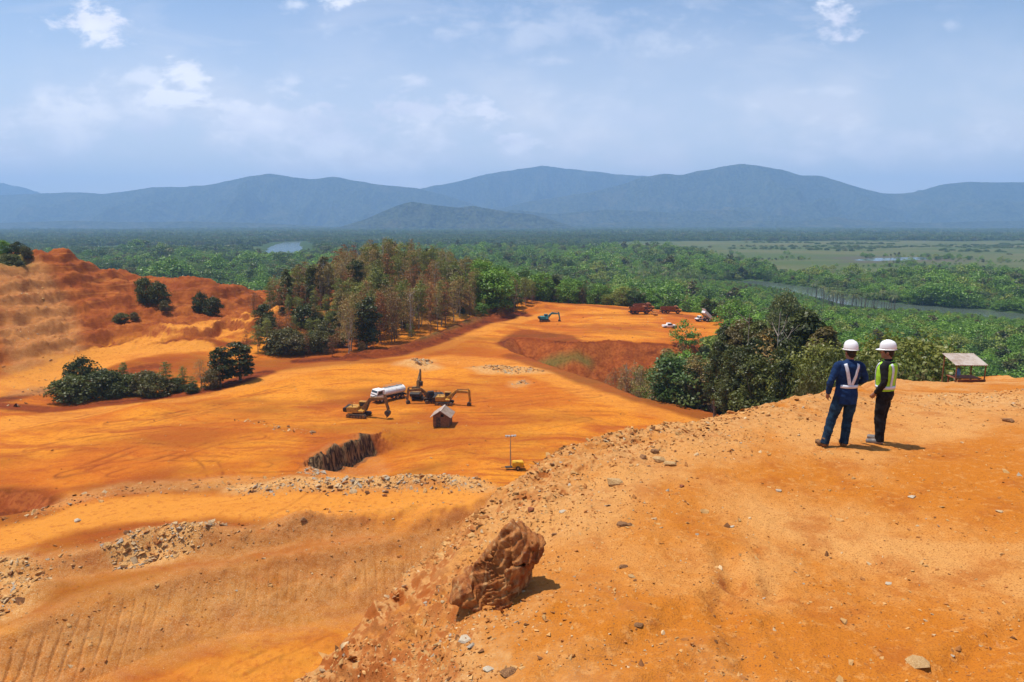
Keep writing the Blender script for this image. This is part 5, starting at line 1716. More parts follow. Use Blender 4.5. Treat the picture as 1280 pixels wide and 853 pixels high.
# ---- white water truck
p = on_ground(486, 500)
wt = empty('water_truck', p, math.radians(224), 'white water tank truck parked among the excavators', 'water truck', s=0.98)
MB().box((-0.3, 0, .8), (7.4, .9, .35)).build('chassis', STEEL, wt, 0.03)
for x in (2.5, -1.5, -2.75):
    for y in (-1.02, 1.02): wheel(wt, x, y, .52, .38)
cab = MB().prism([(1.7, .75), (3.75, .75), (3.85, 1.4), (3.62, 2.05), (3.3, 2.75), (1.7, 2.8)], -1.15, 1.15).build('cab', WHITE, wt, 0.06)
MB().prism([(3.70, 1.75), (3.735, 1.75), (3.38, 2.62), (3.34, 2.62)], -1.0, 1.0).prism([(2.2, 1.7), (3.5, 1.7), (3.2, 2.55), (2.2, 2.55)], -1.165, 1.165).build('windscreen', GLASS, cab)
MB().box((3.86, 0, 1.15), (0.05, 1.6, 0.4)).build('grille', BLACKM, cab)
for y in (-.92, .92): MB().box((3.86, y, 0.95), (0.06, .28, .2)).build('headlight', LAMP, cab)
tk = MB()
th = np.linspace(0, 2 * PI, 21)[:-1]
tk.prism([(1.12 * math.cos(a), 1.95 + 0.85 * math.sin(a)) for a in th], -3.7, 1.45, 'x')
tank = tk.build('tank', WHITE, wt, 0.06, smooth=False)
MB().box((-1.1, 0, 2.84), (4.6, .55, .06)).cyl((-0.2, 0, 2.9), .28, .14).cyl((-2.2, 0, 2.9), .28, .14).build('hatch', CHROME, tank)
MB().tube([(-3.2, .35, 2.8), (-3.2, .35, 3.3), (1.0, .35, 3.3), (1.0, .35, 2.8)], .03, 6).tube([(-3.2, -.35, 2.8), (-3.2, -.35, 3.3), (1.0, -.35, 3.3), (1.0, -.35, 2.8)], .03, 6).build('handrail', CHROME, tank)
MB().box((-3.8, 0, .8), (.25, 2.1, .3)).build('bumper', STEEL, wt)

# ---- wooden shed
WOOD = simple_mat('old_planks', (0.16, 0.075, 0.035), 0.9, c2=(0.25, 0.12, 0.055), scale=3.0)
ROOFM = simple_mat('pale_roofing', (0.50, 0.39, 0.31), 0.75, c2=(0.38, 0.26, 0.19), scale=1.2)
DARKM = simple_mat('dark_opening', (0.012, 0.010, 0.009), 0.9)
p = on_ground(552.5, 534)
sh = empty('shed', (p[0], p[1] + 1.6, p[2]), math.radians(-6), 'small wooden shed with a pale gabled roof standing alone on the pad', 'shed')
wl = MB().prism([(-1.45, 0), (1.45, 0), (1.45, 2.0), (0, 2.95), (-1.45, 2.0)], -1.7, 1.7)
walls = wl.build('wall', WOOD, sh)
for k in range(9): pass
rf2 = MB()
for sd in (-1, 1):
    rf2.prism([(0, 3.16), (sd * 1.95, 1.86), (sd * 1.95, 1.78), (0, 3.06)], -2.1, 2.1)
rf2.box((0, 0, 3.14), (.3, 4.24, .06))
for k in range(18):
    for sd in (-1, 1):
        y = -2.05 + k * .24
        rf2.tube([(sd * 0.05, y, 3.15), (sd * 1.95, y, 1.88)], .03, 4)
rf2.build('roof', ROOFM, sh)
MB().box((0.25, -1.715, 2.15), (.55, .04, .5)).build('window', DARKM, sh)
dr = MB().box((-0.5, -1.72, .92), (.85, .05, 1.8)).build('door', STEEL, sh)
MB().box((-0.15, -1.76, .95), (.06, .05, .16)).build('handle', CHROME, dr)

# ---- light tower
p = on_ground(641, 587)
lt = empty('light_tower', (p[0] + .2, p[1], p[2]), math.radians(8), 'yellow mobile light tower with a tall mast beside the ridge', 'light tower')
MB().box((.55, 0, .85), (1.7, 1.0, .75)).box((.55, 0, 1.26), (1.55, .9, .1)).build('engine_box', simple_mat('tower_yellow', (0.75, 0.42, 0.01), 0.5, c2=(0.6, 0.28, 0.02), scale=2.0), lt, 0.05)
MB().box((.1, 0, .42), (2.9, .7, .12)).tube([(-1.3, 0, .42), (-2.0, 0, .42)], .05).build('trailer_frame', STEEL, lt)
for y in (-.6, .6): wheel(lt, .5, y, .33, .2)
mast = MB().box((-.55, 0, 1.7), (.16, .16, 2.7)).box((-.55, 0, 3.6), (.11, .11, 1.9)).box((-.55, 0, 4.8), (.07, .07, .9)).build('mast', CHROME, lt)
hd = MB().box((-.55, 0, 5.2), (1.5, .08, .08)).build('crossbar', STEEL, lt)
for k, x in enumerate((-1.2, -.8, -.3, .1)):
    l_ = MB().box((x, -.12, 5.3 if k % 3 else 5.32), (.36, .18, .3), (0.4, 0, 0)).build('lamp_head', CHROME, lt)
    MB().box((x, -.225, 5.27), (.3, .03, .24), (0.4, 0, 0)).build('lens', LAMP, l_)

# ---- machines on the far pad
p = on_ground(681, 402)
excavator(p, math.radians(8), 'teal excavator working on the far pad', TEAL, TEAL, 20, -80, -60, 0.0, 0.92)
p = on_ground(799, 392.5)
dump_truck((p[0], p[1], p[2]), math.radians(6), 'front one of two rusty dump trucks parked close together on the far pad', RUSTY, RUSTY, 0.98)
p = on_ground(804, 388.5)
dump_truck((p[0], p[1], p[2]), math.radians(4), 'orange cabbed dump truck half hidden behind a rusty one on the far pad', ORANGE, RUSTY, 1.0)
p = on_ground(838, 392)
dump_truck((p[0], p[1], p[2]), math.radians(-6), 'rusty dump truck with an orange cab standing alone on the far pad', ORANGE, RUSTY, 0.98)
p = on_ground(879, 402)
dump_truck((p[0], p[1], p[2]), math.radians(200), 'white tipper truck with its bed raised at the edge of the far pad', WHITE, WHITE, 0.75, math.radians(38), group=None)
p = on_ground(836.5, 410)
car((p[0], p[1], p[2]), math.radians(8), 'white pickup parked in the open on the far pad', WHITE, 1.0)
p = on_ground(818, 394)
car((p[0], p[1], p[2]), math.radians(95), 'small orange pickup seen end on between the dump trucks', ORANGE, 0.85)

# ------------------------------------------------------------------ open shelter at the edge of the ridge
xa, ya, _ = at_d(1204, 470, 42.2)
zg = ground_z(xa, ya)
SHR = math.radians(-2)
st_ = empty('shelter', (xa, ya, zg), SHR, 'open lean-to shelter with a grey sheet roof over a plank bench at the ridge edge', 'shelter')
zr = 56.4 - zg
HD = 0.78
rfm = MB()
for k in range(19):
    u0 = -1.0 + k * 2.0 / 19
    rfm.add([(u0, -HD, zr - .2), (u0 + 2.0 / 38, -HD, zr - .17), (u0 + 2.0 / 19, -HD, zr - .2), (u0, HD, zr + .26), (u0 + 2.0 / 38, HD, zr + .29), (u0 + 2.0 / 19, HD, zr + .26)], [(0, 1, 4, 3), (1, 2, 5, 4)])
rfo = rfm.build('roof', simple_mat('grey_roofing', (0.42, 0.36, 0.31), 0.7, c2=(0.30, 0.22, 0.17), scale=2.0), st_)
sol = rfo.modifiers.new('thick', 'SOLIDIFY'); sol.thickness = 0.012
for sx_ in (-.88, .88):
    for sy_ in (-.68, .68):
        MB().tube([(sx_, sy_, -.4), (sx_, sy_, zr + (-.19 if sy_ < 0 else .21))], .04, 7).build('post', WOOD, st_)
MB().box((0, -.68, zr - .22), (1.9, .05, .07)).build('rafter', WOOD, st_)
MB().box((0, .68, zr + .18), (1.9, .05, .07)).build('rafter', WOOD, st_)
bn = MB().box((0.1, .1, .44), (1.6, 1.0, .05))
for x in (-.6, .8):
    for y in (-.3, .5): bn.box((x, y, .2), (.07, .07, .5))
bn.build('bench', simple_mat('red_planks', (0.20, 0.07, 0.035), 0.85, c2=(0.30, 0.12, 0.06), scale=3.0), st_)
MB().box((0.15, -.62, .26), (1.7, .05, .36)).build('front_board', simple_mat('red_board', (0.17, 0.055, 0.03), 0.85, c2=(0.25, 0.10, 0.05), scale=3.0), st_)
BLUECL = simple_mat('blue_cloth', (0.05, 0.14, 0.36), 0.9, c2=(0.09, 0.22, 0.48), scale=8.0)
M_ = Matrix.Translation((xa, ya, zg)) @ Matrix.Rotation(SHR, 4, 'Z')
jk = MB()
rg_ = np.random.default_rng(3)
ringsz = np.linspace(0.55, 1.12, 7)
jr = [0.05, .13, .16, .15, .13, .10, .03]
Vv = []
for z_, r_ in zip(ringsz, jr):
    for k in range(12):
        a = 2 * PI * k / 12; q = r_ * (1 + rg_.uniform(-.16, .16))
        Vv.append((-.62 + q * math.cos(a), -.45 + .7 * q * math.sin(a), z_))
Ff = [(i * 12 + k, i * 12 + (k + 1) % 12, (i + 1) * 12 + (k + 1) % 12, (i + 1) * 12 + k) for i in range(6) for k in range(12)] + [tuple(range(11, -1, -1)), tuple(range(72, 84))]
jk.add([M_ @ Vector(q) for q in Vv], Ff)
jo = jk.build('cloth_bundle', BLUECL, None, smooth=True)
tag(jo, 'blue cloth hanging under the shelter roof', 'cloth')
MB().tube([(-.62, -.45, 1.1), (-.62, -.45, zr - .1)], .012, 5).build('cord', STEEL, st_)


# ------------------------------------------------------------------ stones
STONE_TAN = simple_mat('stone_tan', (0.42, 0.23, 0.085), 0.9, c2=(0.56, 0.36, 0.16), scale=9.0, bump=0.02)
STONE_BROWN = simple_mat('stone_brown', (0.17, 0.075, 0.03), 0.9, c2=(0.36, 0.18, 0.07), scale=7.0, bump=0.02)
STONE_PALE = simple_mat('stone_pale', (0.44, 0.34, 0.22), 0.9, c2=(0.58, 0.48, 0.36), scale=9.0, bump=0.01)
STONE_RED = simple_mat('stone_red', (0.22, 0.06, 0.025), 0.9, c2=(0.34, 0.12, 0.05), scale=9.0, bump=0.01)


def hull_rock(seed, n=16, flat=0.6, elong=1.3):
    rng = np.random.default_rng(seed)
    p = rng.normal(size=(n, 3)); p /= np.linalg.norm(p, axis=1, keepdims=True)
    p *= rng.uniform(0.75, 1.0, (n, 1)) * np.array([elong, 1.0, flat])
    bm = bmesh.new()
    vs = [bm.verts.new(q) for q in p]
    r = bmesh.ops.convex_hull(bm, input=vs)
    bmesh.ops.delete(bm, geom=[g_ for g_ in r['geom_interior'] if isinstance(g_, bmesh.types.BMVert)], context='VERTS')
    bmesh.ops.triangulate(bm, faces=bm.faces[:])
    bmesh.ops.recalc_face_normals(bm, faces=bm.faces[:])
    bm.verts.index_update()
    V = np.array([v_.co[:] for v_ in bm.verts]); F = np.array([[v_.index for v_ in f.verts] for f in bm.faces])
    bm.free()
    return V, F


def polyhedral(planes, sub=5, rough=0.03, seed=1, freq=3.0, strata=None, cuts=0):
    """a faceted body bounded by planes (normal, distance), broken up by noise"""
    bm = bmesh.new(); bmesh.ops.create_icosphere(bm, subdivisions=sub, radius=1.0)
    V = np.array([v_.co[:] for v_ in bm.verts]); F = np.array([[v_.index for v_ in f.verts] for f in bm.faces]); bm.free()
    V /= np.linalg.norm(V, axis=1, keepdims=True)
    r = np.full(len(V), 9.0)
    for nrm_, d in planes:
        nrm_ = np.array(nrm_, float); nrm_ /= np.linalg.norm(nrm_)
        c = V @ nrm_
        jit = 1 + 0.12 * fbm(V[:, 0] * 2.2 + d * 7, V[:, 1] * 2.2 + V[:, 2] * 2.7, 3, seed + int(d * 100))
        r = np.where(c > 0.02, np.minimum(r, d * jit / np.maximum(c, 0.02)), r)
    rngp = np.random.default_rng(seed + 50)
    for _ in range(cuts):
        nr_ = rngp.normal(size=3); nr_ /= np.linalg.norm(nr_)
        P0 = V * r[:, None]
        d = (P0 @ nr_).max() * rngp.uniform(.84, .97)
        c = V @ nr_
        r = np.where(c > .02, np.minimum(r, d / np.maximum(c, .02)), r)
    P = V * r[:, None]
    a = P[:, 0] * freq + P[:, 2] * freq * 0.7; b = P[:, 1] * freq - P[:, 2] * freq * 0.8
    h = rough * (1.6 * ridged(a, b, 4, seed) - 0.8 + 0.7 * fbm(a * 3.1, b * 3.1, 4, seed + 3))
    if strata is not None:
        sdir = np.array(strata, float); sdir /= np.linalg.norm(sdir)
        q = P @ sdir * 9 + 1.3 * fbm(a * 0.6, b * 0.6, 3, seed + 7)
        h += rough * 1.1 * (sstep(0.0, 0.25, q % 1) - (q % 1))
    return P + V * h[:, None], F


def rock_object(name, V, F, m, loc, rz, s, label, cat, group=None, smooth=False):
    o = mesh_np(name, V, F, m, smooth=smooth)
    o.location = loc; o.rotation_euler = (0, 0, rz); o.scale = (s, s, s)
    return tag(o, label, cat, group)


# ---- the boulder
M_BOULDER, t = mat('boulder_rock')
P = t.n('ShaderNodeTexCoord').outputs['Object']
vein = t.noise(t.scale(P, (3.2, 3.2, 3.2)), 1.0, 7, 0.68, 1.6)
band = t.noise(t.scale(P, (9.0, 5.0, 3.0)), 1.0, 5, 0.6, 1.0)
fin_ = t.noise(P, 26.0, 5, 0.7)
c = t.mix(t.ramp(vein, 0.38, 0.62), (0.24, 0.065, 0.014), (0.42, 0.165, 0.045))
c = t.mix(t.math('MULTIPLY', t.ramp(band, 0.52, 0.68), 0.85), c, (0.52, 0.28, 0.11))
c = t.mix(t.math('MULTIPLY', t.ramp(vein, 0.44, 0.30), 0.7), c, (0.10, 0.035, 0.018))
c = t.mix(t.math('MULTIPLY', t.ramp(fin_, 0.54, 0.68), 0.5), c, (0.28, 0.17, 0.11))
bp = t.n('ShaderNodeBump', None, Strength=0.9, Distance=0.035, Height=t.math('ADD', vein, t.math('MULTIPLY', fin_, 0.4)))
bs = t.n('ShaderNodeBsdfPrincipled', None, Roughness=0.88, Normal=bp.outputs[0])
t.set(bs, 'Base Color', c); t.set(bs, 'Specular IOR Level', 0.2)
t.n('ShaderNodeOutputMaterial', None, Surface=bs.outputs[0])
bx_, by_, bz_ = on_ground(630, 752, 61)
# ---- single stones lying on the ridge
for i, (px, py, wpx, fl, m, lb) in enumerate([
        (802, 574, 12, .9, STONE_BROWN, 'dark pointed stone at the left of the stone group near the middle of the ridge'),
        (818, 568, 12, .7, STONE_BROWN, 'brown stone at the back of the stone group near the middle of the ridge'),
        (823, 577, 18, .6, STONE_TAN, 'tan stone in the centre of the stone group near the middle of the ridge'),
        (838, 581, 18, .45, STONE_TAN, 'flat tan stone at the right of the stone group near the middle of the ridge'),
        (811, 585, 6, .6, STONE_BROWN, 'small brown chip in front of the stone group'),
        (768, 608, 25, .55, STONE_TAN, 'tan wedge shaped stone lying left of and below the stone group'),
        (777, 660, 15, .5, STONE_BROWN, 'brown flat stone with a smaller one beside it, right of the boulder'),
        (787, 659, 9, .6, STONE_BROWN, 'small brown stone touching a larger flat one right of the boulder'),
        (779, 712, 13, .5, STONE_BROWN, 'brown stone above a pair of flat chips on the bare ridge'),
        (790, 722, 12, .35, STONE_TAN, 'pale flat chip below a brown stone on the bare ridge'),
        (798, 782, 14, .4, STONE_BROWN, 'thin brown stone on the smooth soil lower on the ridge'),
        (663, 639, 12, .7, STONE_RED, 'red brown stone on the ridge above the boulder'),
        (703, 641, 13, .3, STONE_PALE, 'whitish flake of rock above the boulder'),
        (914, 663, 8, .5, STONE_PALE, 'small white stone on the middle of the ridge'),
        (852, 609, 7, .9, STONE_RED, 'little upright reddish stone on the middle of the ridge'),
        (1148, 831, 34, .3, STONE_TAN, 'smooth pale flat stone half buried near the front of the ridge'),
        (1110, 733, 11, .3, STONE_PALE, 'white flake beside dark clods right of the bare ridge'),
        (1140, 622, 12, .25, STONE_PALE, 'thin white splinter in front of the two men'),
        (973, 617, 8, .6, STONE_PALE, 'white stone on the soil left of and below the man in blue'),
        (582, 805, 24, .3, STONE_PALE, 'flat grey white stone in front of the boulder'),
        (548, 811, 15, .35, STONE_TAN, 'flat tan stone left of the grey white one in front of the boulder'),
        (636, 846, 26, .4, STONE_BROWN, 'dark broken stone at the front border of the ridge'),
        (611, 846, 16, .4, STONE_PALE, 'pale slab beside the dark broken stone at the front border'),
        (693, 673, 9, .5, STONE_BROWN, 'brown chip close to the right of the boulder top'),
        (1260, 528, 16, .5, STONE_BROWN, 'brown stone on the gravel bank at the right')]):
    x, y, z = on_ground(px, py, 61)
    V, F = hull_rock(600 + i, 18, fl, 1.25)
    s_ = 0.5 * wpx * y / FPX * 0.95
    rock_object('stone', V, F, m, (x, y, z + s_ * fl * 0.35), random.uniform(-.4, .4), s_, lb, 'stone')


# ---- loose gravel and rubble: too many to count
def rock_field(name, xs, ys, zs, sizes, seed, mats, flat=0.55, sink=0.25, weights=None):
    rng = np.random.default_rng(seed)
    prot = [hull_rock(700 + k, 9, flat, 1.35) for k in range(10)]
    Vs = []; Fs = []; Ms = []; o = 0
    n = len(xs)
    which = rng.integers(0, 10, n); ang = rng.uniform(0, 6.28, n); tl = rng.normal(0, 0.35, (n, 2))
    mi = rng.choice(len(mats), n, p=weights)
    for i in range(n):
        V, F = prot[which[i]]
        c_, s_ = math.cos(ang[i]), math.sin(ang[i])
        P = V * sizes[i]
        Q = np.c_[P[:, 0] * c_ - P[:, 1] * s_, P[:, 0] * s_ + P[:, 1] * c_, P[:, 2] + P[:, 0] * tl[i, 0] + P[:, 1] * tl[i, 1]]
        Vs.append(Q + (xs[i], ys[i], zs[i] + sizes[i] * flat * (0.5 - sink)))
        Fs.append(F + o); o += len(V); Ms.append(np.full(len(F), mi[i], np.int32))
    ob = mesh_np(name, np.concatenate(Vs), np.concatenate(Fs), None, smooth=False)
    for m in mats: ob.data.materials.append(m)
    ob.data.polygons.foreach_set('material_index', np.concatenate(Ms))
    return tag(ob, kind='stuff')


def flat_mat(name, c):
    m, t = mat(name)
    b = t.n('ShaderNodeBsdfPrincipled', None, Roughness=0.92)
    P = t.n('ShaderNodeNewGeometry').outputs['Position']
    t.set(b, 'Base Color', t.mix(t.ramp(t.noise(P, 5.0, 3), .3, .7), tuple(v_ * .72 for v_ in c), tuple(min(.8, v_ * 1.25) for v_ in c)))
    t.set(b, 'Specular IOR Level', 0.15)
    t.n('ShaderNodeOutputMaterial', None, Surface=b.outputs[0])
    return m


GR = [flat_mat('gravel_rust', (0.38, 0.15, 0.04)), flat_mat('gravel_tan', (0.50, 0.27, 0.095)), flat_mat('gravel_pale', (0.50, 0.34, 0.18)), flat_mat('gravel_dark', (0.17, 0.07, 0.025)),
      flat_mat('gravel_grey', (0.36, 0.29, 0.21))]
rg = np.random.default_rng(41)
N0 = 120000
aa = np.radians(rg.uniform(-40, 42, N0)); dd_ = np.exp(rg.uniform(math.log(5.2), math.log(26), N0))
gx_ = dd_ * np.sin(aa); gy_ = dd_ * np.cos(aa)
sdr = signed(RIDGE_EDGE, gx_, gy_)
dens = 0.10 + 0.55 * sstep(0.05, 0.42, fbm(gx_ * .22, gy_ * .22, 5, 251) + 0.25 * sstep(6.5, 9.5, gy_) - 0.12)
dens += 0.6 * sstep(3.2, 0.3, sdr) * sstep(12, 4, gx_) + 0.7 * np.exp(-(((gx_ - 12.6) / 3.6) ** 2 + ((gy_ - 17.0) / 4.0) ** 2)) + 0.6 * np.exp(-(((gx_ + .5) / 1.2) ** 2 + ((gy_ - 5.6) / 1.4) ** 2))
dens *= sstep(-.28, .2, fbm(gx_ * .9, gy_ * .9, 3, 777) + .12)
k = (sdr > -0.8) & (rg.uniform(0, 1, N0) < dens * 0.62)
gx_, gy_, sdr, dd_ = gx_[k], gy_[k], sdr[k], dd_[k]
sz_ = 0.0085 * np.exp(np.abs(rg.normal(0, 0.58, gx_.size))) * (0.75 + 0.03 * dd_)
sz_ *= 1 + 0.4 * sstep(2.0, 0.2, sdr) * sstep(10, 3, gx_)
rock_field('gravel', gx_, gy_, terrain(gx_, gy_), np.minimum(sz_, .075), 43, GR, weights=[.46, .37, .07, .08, .02])
# bigger rocks along the broken rim
n = 260
tt_ = rg.uniform(0, 1, n)
rim = np.array(RIDGE_EDGE[1:13]); seg = rg.integers(0, len(rim) - 1, n)
pp = rim[seg] * (1 - tt_[:, None]) + rim[seg + 1] * tt_[:, None] + rg.normal(0, .22, (n, 2)) + np.array([0.12, -0.1])
rock_field('rubble', pp[:, 0], pp[:, 1], terrain(pp[:, 0], pp[:, 1]), 0.022 * np.exp(np.abs(rg.normal(0, .55, n))), 44, GR, weights=[.30, .40, .18, .09, .03])


def mine_rubble(shape, n, lo, hi, seed, weights=(.2, .3, .15, .2, .15), z=28.0, closed=True, width=1.5, thick=0.0):
    rng = np.random.default_rng(seed)
    if closed:
        P = np.array(wz([(a, b, z) for a, b in shape]))
        x0, y0 = P.min(0); x1, y1 = P.max(0)
        xs = rng.uniform(x0, x1, n * 4); ys = rng.uniform(y0, y1, n * 4)
        k = signed(P, xs, ys) + 1.5 * fbm(xs * .3, ys * .3, 3, seed) > 0
        xs, ys = xs[k][:n], ys[k][:n]
    else:
        P = np.array(wz([(a, b, z) for a, b in shape]))
        sg = rng.integers(0, len(P) - 1, n); t_ = rng.uniform(0, 1, (n, 1))
        q = P[sg] * (1 - t_) + P[sg + 1] * t_ + rng.normal(0, width, (n, 2))
        xs, ys = q[:, 0], q[:, 1]
    sz = lo * .6 * np.exp(np.minimum(np.abs(rng.normal(0, .85, xs.size)), math.log(hi / lo) + .5))
    return rock_field('rubble', xs, ys, terrain(xs, ys), sz, seed, GR, weights=list(weights))


mine_rubble([(120, 688), (165, 668), (250, 655), (285, 655), (235, 680), (150, 698)], 800, .11, .55, 61, (.15, .35, .25, .05, .2))
mine_rubble([(-30, 705), (40, 695), (62, 715), (20, 748), (-30, 765)], 420, .11, .5, 62, (.2, .38, .22, .08, .12))
mine_rubble([(300, 613), (400, 609), (480, 610), (545, 604), (600, 610)], 1200, .10, .5, 63, (.1, .25, .28, .12, .25), closed=False, width=1.2)
mine_rubble([(20, 650), (90, 628), (160, 614), (300, 604), (430, 612), (600, 614)], 500, .10, .5, 64, (.25, .35, .15, .2, .05), closed=False, width=1.3)
mine_rubble([(0, 788), (86, 757), (154, 733), (240, 712), (330, 699), (420, 684), (500, 668), (560, 652)], 1000, .05, .3, 65, (.4, .4, .15, .03, .02), closed=False, width=2.2)
mine_rubble([(0, 708), (110, 690), (200, 668), (300, 668), (374, 650), (450, 646), (560, 636)], 900, .06, .35, 66, (.35, .38, .17, .06, .04), closed=False, width=1.8)
mine_rubble([(512, 456), (515, 450), (535, 450), (540, 456), (530, 459)], 160, .2, .6, 67, (.1, .2, .3, .15, .25))
mine_rubble([(585, 460), (620, 457), (680, 465), (640, 469)], 420, .15, .45, 68, (.1, .3, .35, .1, .15))
mine_rubble([(372, 592), (390, 582), (410, 592), (395, 598)], 140, .12, .5, 69, (.05, .15, .35, .1, .35))
mine_rubble([(640, 482), (655, 477), (662, 481)], 60, .15, .4, 70, (.05, .2, .4, .1, .25))
mine_rubble([(290, 527), (300, 524), (345, 533), (390, 541), (395, 545), (340, 540)], 130, .10, .4, 71, (.1, .2, .35, .15, .2))
mine_rubble([(0, 395), (40, 385), (95, 400), (110, 430), (60, 445), (0, 450)], 200, .15, .5, 72, (.25, .3, .15, .2, .1), z=38)
mine_rubble([(0, 520), (300, 480), (520, 445), (700, 470), (840, 510), (640, 590), (560, 600), (0, 640)], 1500, .05, .28, 73, (.4, .3, .2, .08, .02))
mine_rubble([(640, 410), (700, 385), (860, 395), (890, 408), (800, 422), (700, 424)], 300, .12, .4, 74, (.4, .3, .2, .08, .02))
for i, (px, py, w_, lb) in enumerate([(391, 541, 8, 'dark clod of rock lying on the pad above the rock wall'), (97, 652, 9, 'pale block at the edge of the near haul road'), (380, 651, 10, 'brown block on top of the heap below the near haul road')]):
    x, y, z = on_ground(px, py)
    V, F = hull_rock(660 + i, 18, .7, 1.2)
    s_ = 0.5 * w_ * y / FPX
    rock_object('stone', V, F, (STONE_BROWN, STONE_PALE, STONE_BROWN)[i], (x, y, z + .2 * s_), 0.3 * i, s_, lb, 'stone')


# ------------------------------------------------------------------ the two men
def loft(rings, sides=20):
    """closed body through (centre, rx, ry) rings; rings lie across the line of centres"""
    C = np.array([r[0] for r in rings], float); n = len(C)
    tg = np.gradient(C, axis=0); tg /= np.linalg.norm(tg, axis=1, keepdims=True)
    V = []
    for i, (c, rx, ry) in enumerate(rings):
        ax = np.array([1.0, 0, 0]); ax = ax - tg[i] * (ax @ tg[i]); ax /= np.linalg.norm(ax)
        ay_ = np.cross(tg[i], ax)
        for k in range(sides):
            a = 2 * PI * k / sides
            V.append(C[i] + ax * rx * math.cos(a) + ay_ * ry * math.sin(a))
    V.append(C[0] - tg[0] * 0.3 * rings[0][1]); V.append(C[-1] + tg[-1] * 0.3 * rings[-1][1])
    F = []
    for i in range(n - 1):
        for k in range(sides):
            F.append((i * sides + k, i * sides + (k + 1) % sides, (i + 1) * sides + (k + 1) % sides, (i + 1) * sides + k))
    for k in range(sides):
        F.append((n * sides, (k + 1) % sides, k)); F.append((n * sides + 1, (n - 1) * sides + k, (n - 1) * sides + (k + 1) % sides))
    return V, F


def limb(pts, rads, sub=5):
    """smooth chain of circular rings through joints"""
    P = np.array(pts, float); R_ = np.array(rads, float); n = len(P)
    out_ = []
    for i in range(n - 1):
        for k in range(sub):
            t_ = k / sub
            p0 = P[max(i - 1, 0)]; p1 = P[i]; p2 = P[i + 1]; p3 = P[min(i + 2, n - 1)]
            q = 0.5 * (2 * p1 + (p2 - p0) * t_ * 0.6 + (2 * p0 - 5 * p1 + 4 * p2 - p3) * 0 + 0) if False else p1 * (1 - t_) + p2 * t_
            out_.append((q, R_[i] * (1 - t_) + R_[i + 1] * t_, R_[i] * (1 - t_) + R_[i + 1] * t_))
    out_.append((P[-1], R_[-1], R_[-1]))
    # round the joints off
    C = np.array([o_[0] for o_ in out_])
    for _ in range(2):
        C[1:-1] = (C[:-2] + 2 * C[1:-1] + C[2:]) / 4
    return [(C[i], out_[i][1], out_[i][2]) for i in range(len(out_))]


def ball(c, r, sub=3):
    bm = bmesh.new(); bmesh.ops.create_icosphere(bm, subdivisions=sub, radius=1.0)
    V = [(c[0] + v_.co.x * r[0], c[1] + v_.co.y * r[1], c[2] + v_.co.z * r[2]) for v_ in bm.verts]
    F = [tuple(v_.index for v_ in f.verts) for f in bm.faces]
    bm.free()
    return V, F


def melt(name, pieces, voxel, m, parent, smooth=6, folds=0.0, seed=0, fold_dir=(0.4, 0.4, 1.0), ff=9.0):
    """joins overlapping closed pieces into one continuous skin"""
    mb = MB()
    for V, F in pieces: mb.add(V, F)
    me = bpy.data.meshes.new(name); me.from_pydata(mb.v, [], mb.f)
    bm = bmesh.new(); bm.from_mesh(me); bmesh.ops.recalc_face_normals(bm, faces=bm.faces[:]); bm.to_mesh(me); bm.free()
    ob = bpy.data.objects.new(name, me); COL.objects.link(ob)
    md_ = ob.modifiers.new('r', 'REMESH'); md_.mode = 'VOXEL'; md_.voxel_size = voxel; md_.use_smooth_shade = True
    sm_ = ob.modifiers.new('s', 'SMOOTH'); sm_.factor = 0.5; sm_.iterations = smooth
    dg = bpy.context.evaluated_depsgraph_get()
    out_ = bpy.data.meshes.new_from_object(ob.evaluated_get(dg))
    bpy.data.objects.remove(ob); bpy.data.meshes.remove(me)
    out_.name = name
    if folds:
        n = len(out_.vertices)
        co = np.empty(n * 3, np.float32); out_.vertices.foreach_get('co', co); co = co.reshape(-1, 3)
        no = np.empty(n * 3, np.float32); out_.vertices.foreach_get('normal', no); no = no.reshape(-1, 3)
        a = co[:, 0] * ff * fold_dir[0] + co[:, 1] * ff * 0.5; b = co[:, 2] * ff * fold_dir[2] + co[:, 0] * ff * .5
        h = ridged(a, b, 3, seed) - .55 + .3 * fbm(a * 2.3, b * 2.3, 2, seed + 4)
        co += no * (folds * h)[:, None]
        out_.vertices.foreach_set('co', co.ravel())
        out_.update()
    out_.materials.clear(); out_.materials.append(m)
    out_.polygons.foreach_set('use_smooth', np.full(len(out_.polygons), True))
    o2 = bpy.data.objects.new(name, out_); COL.objects.link(o2); o2.parent = parent
    return o2


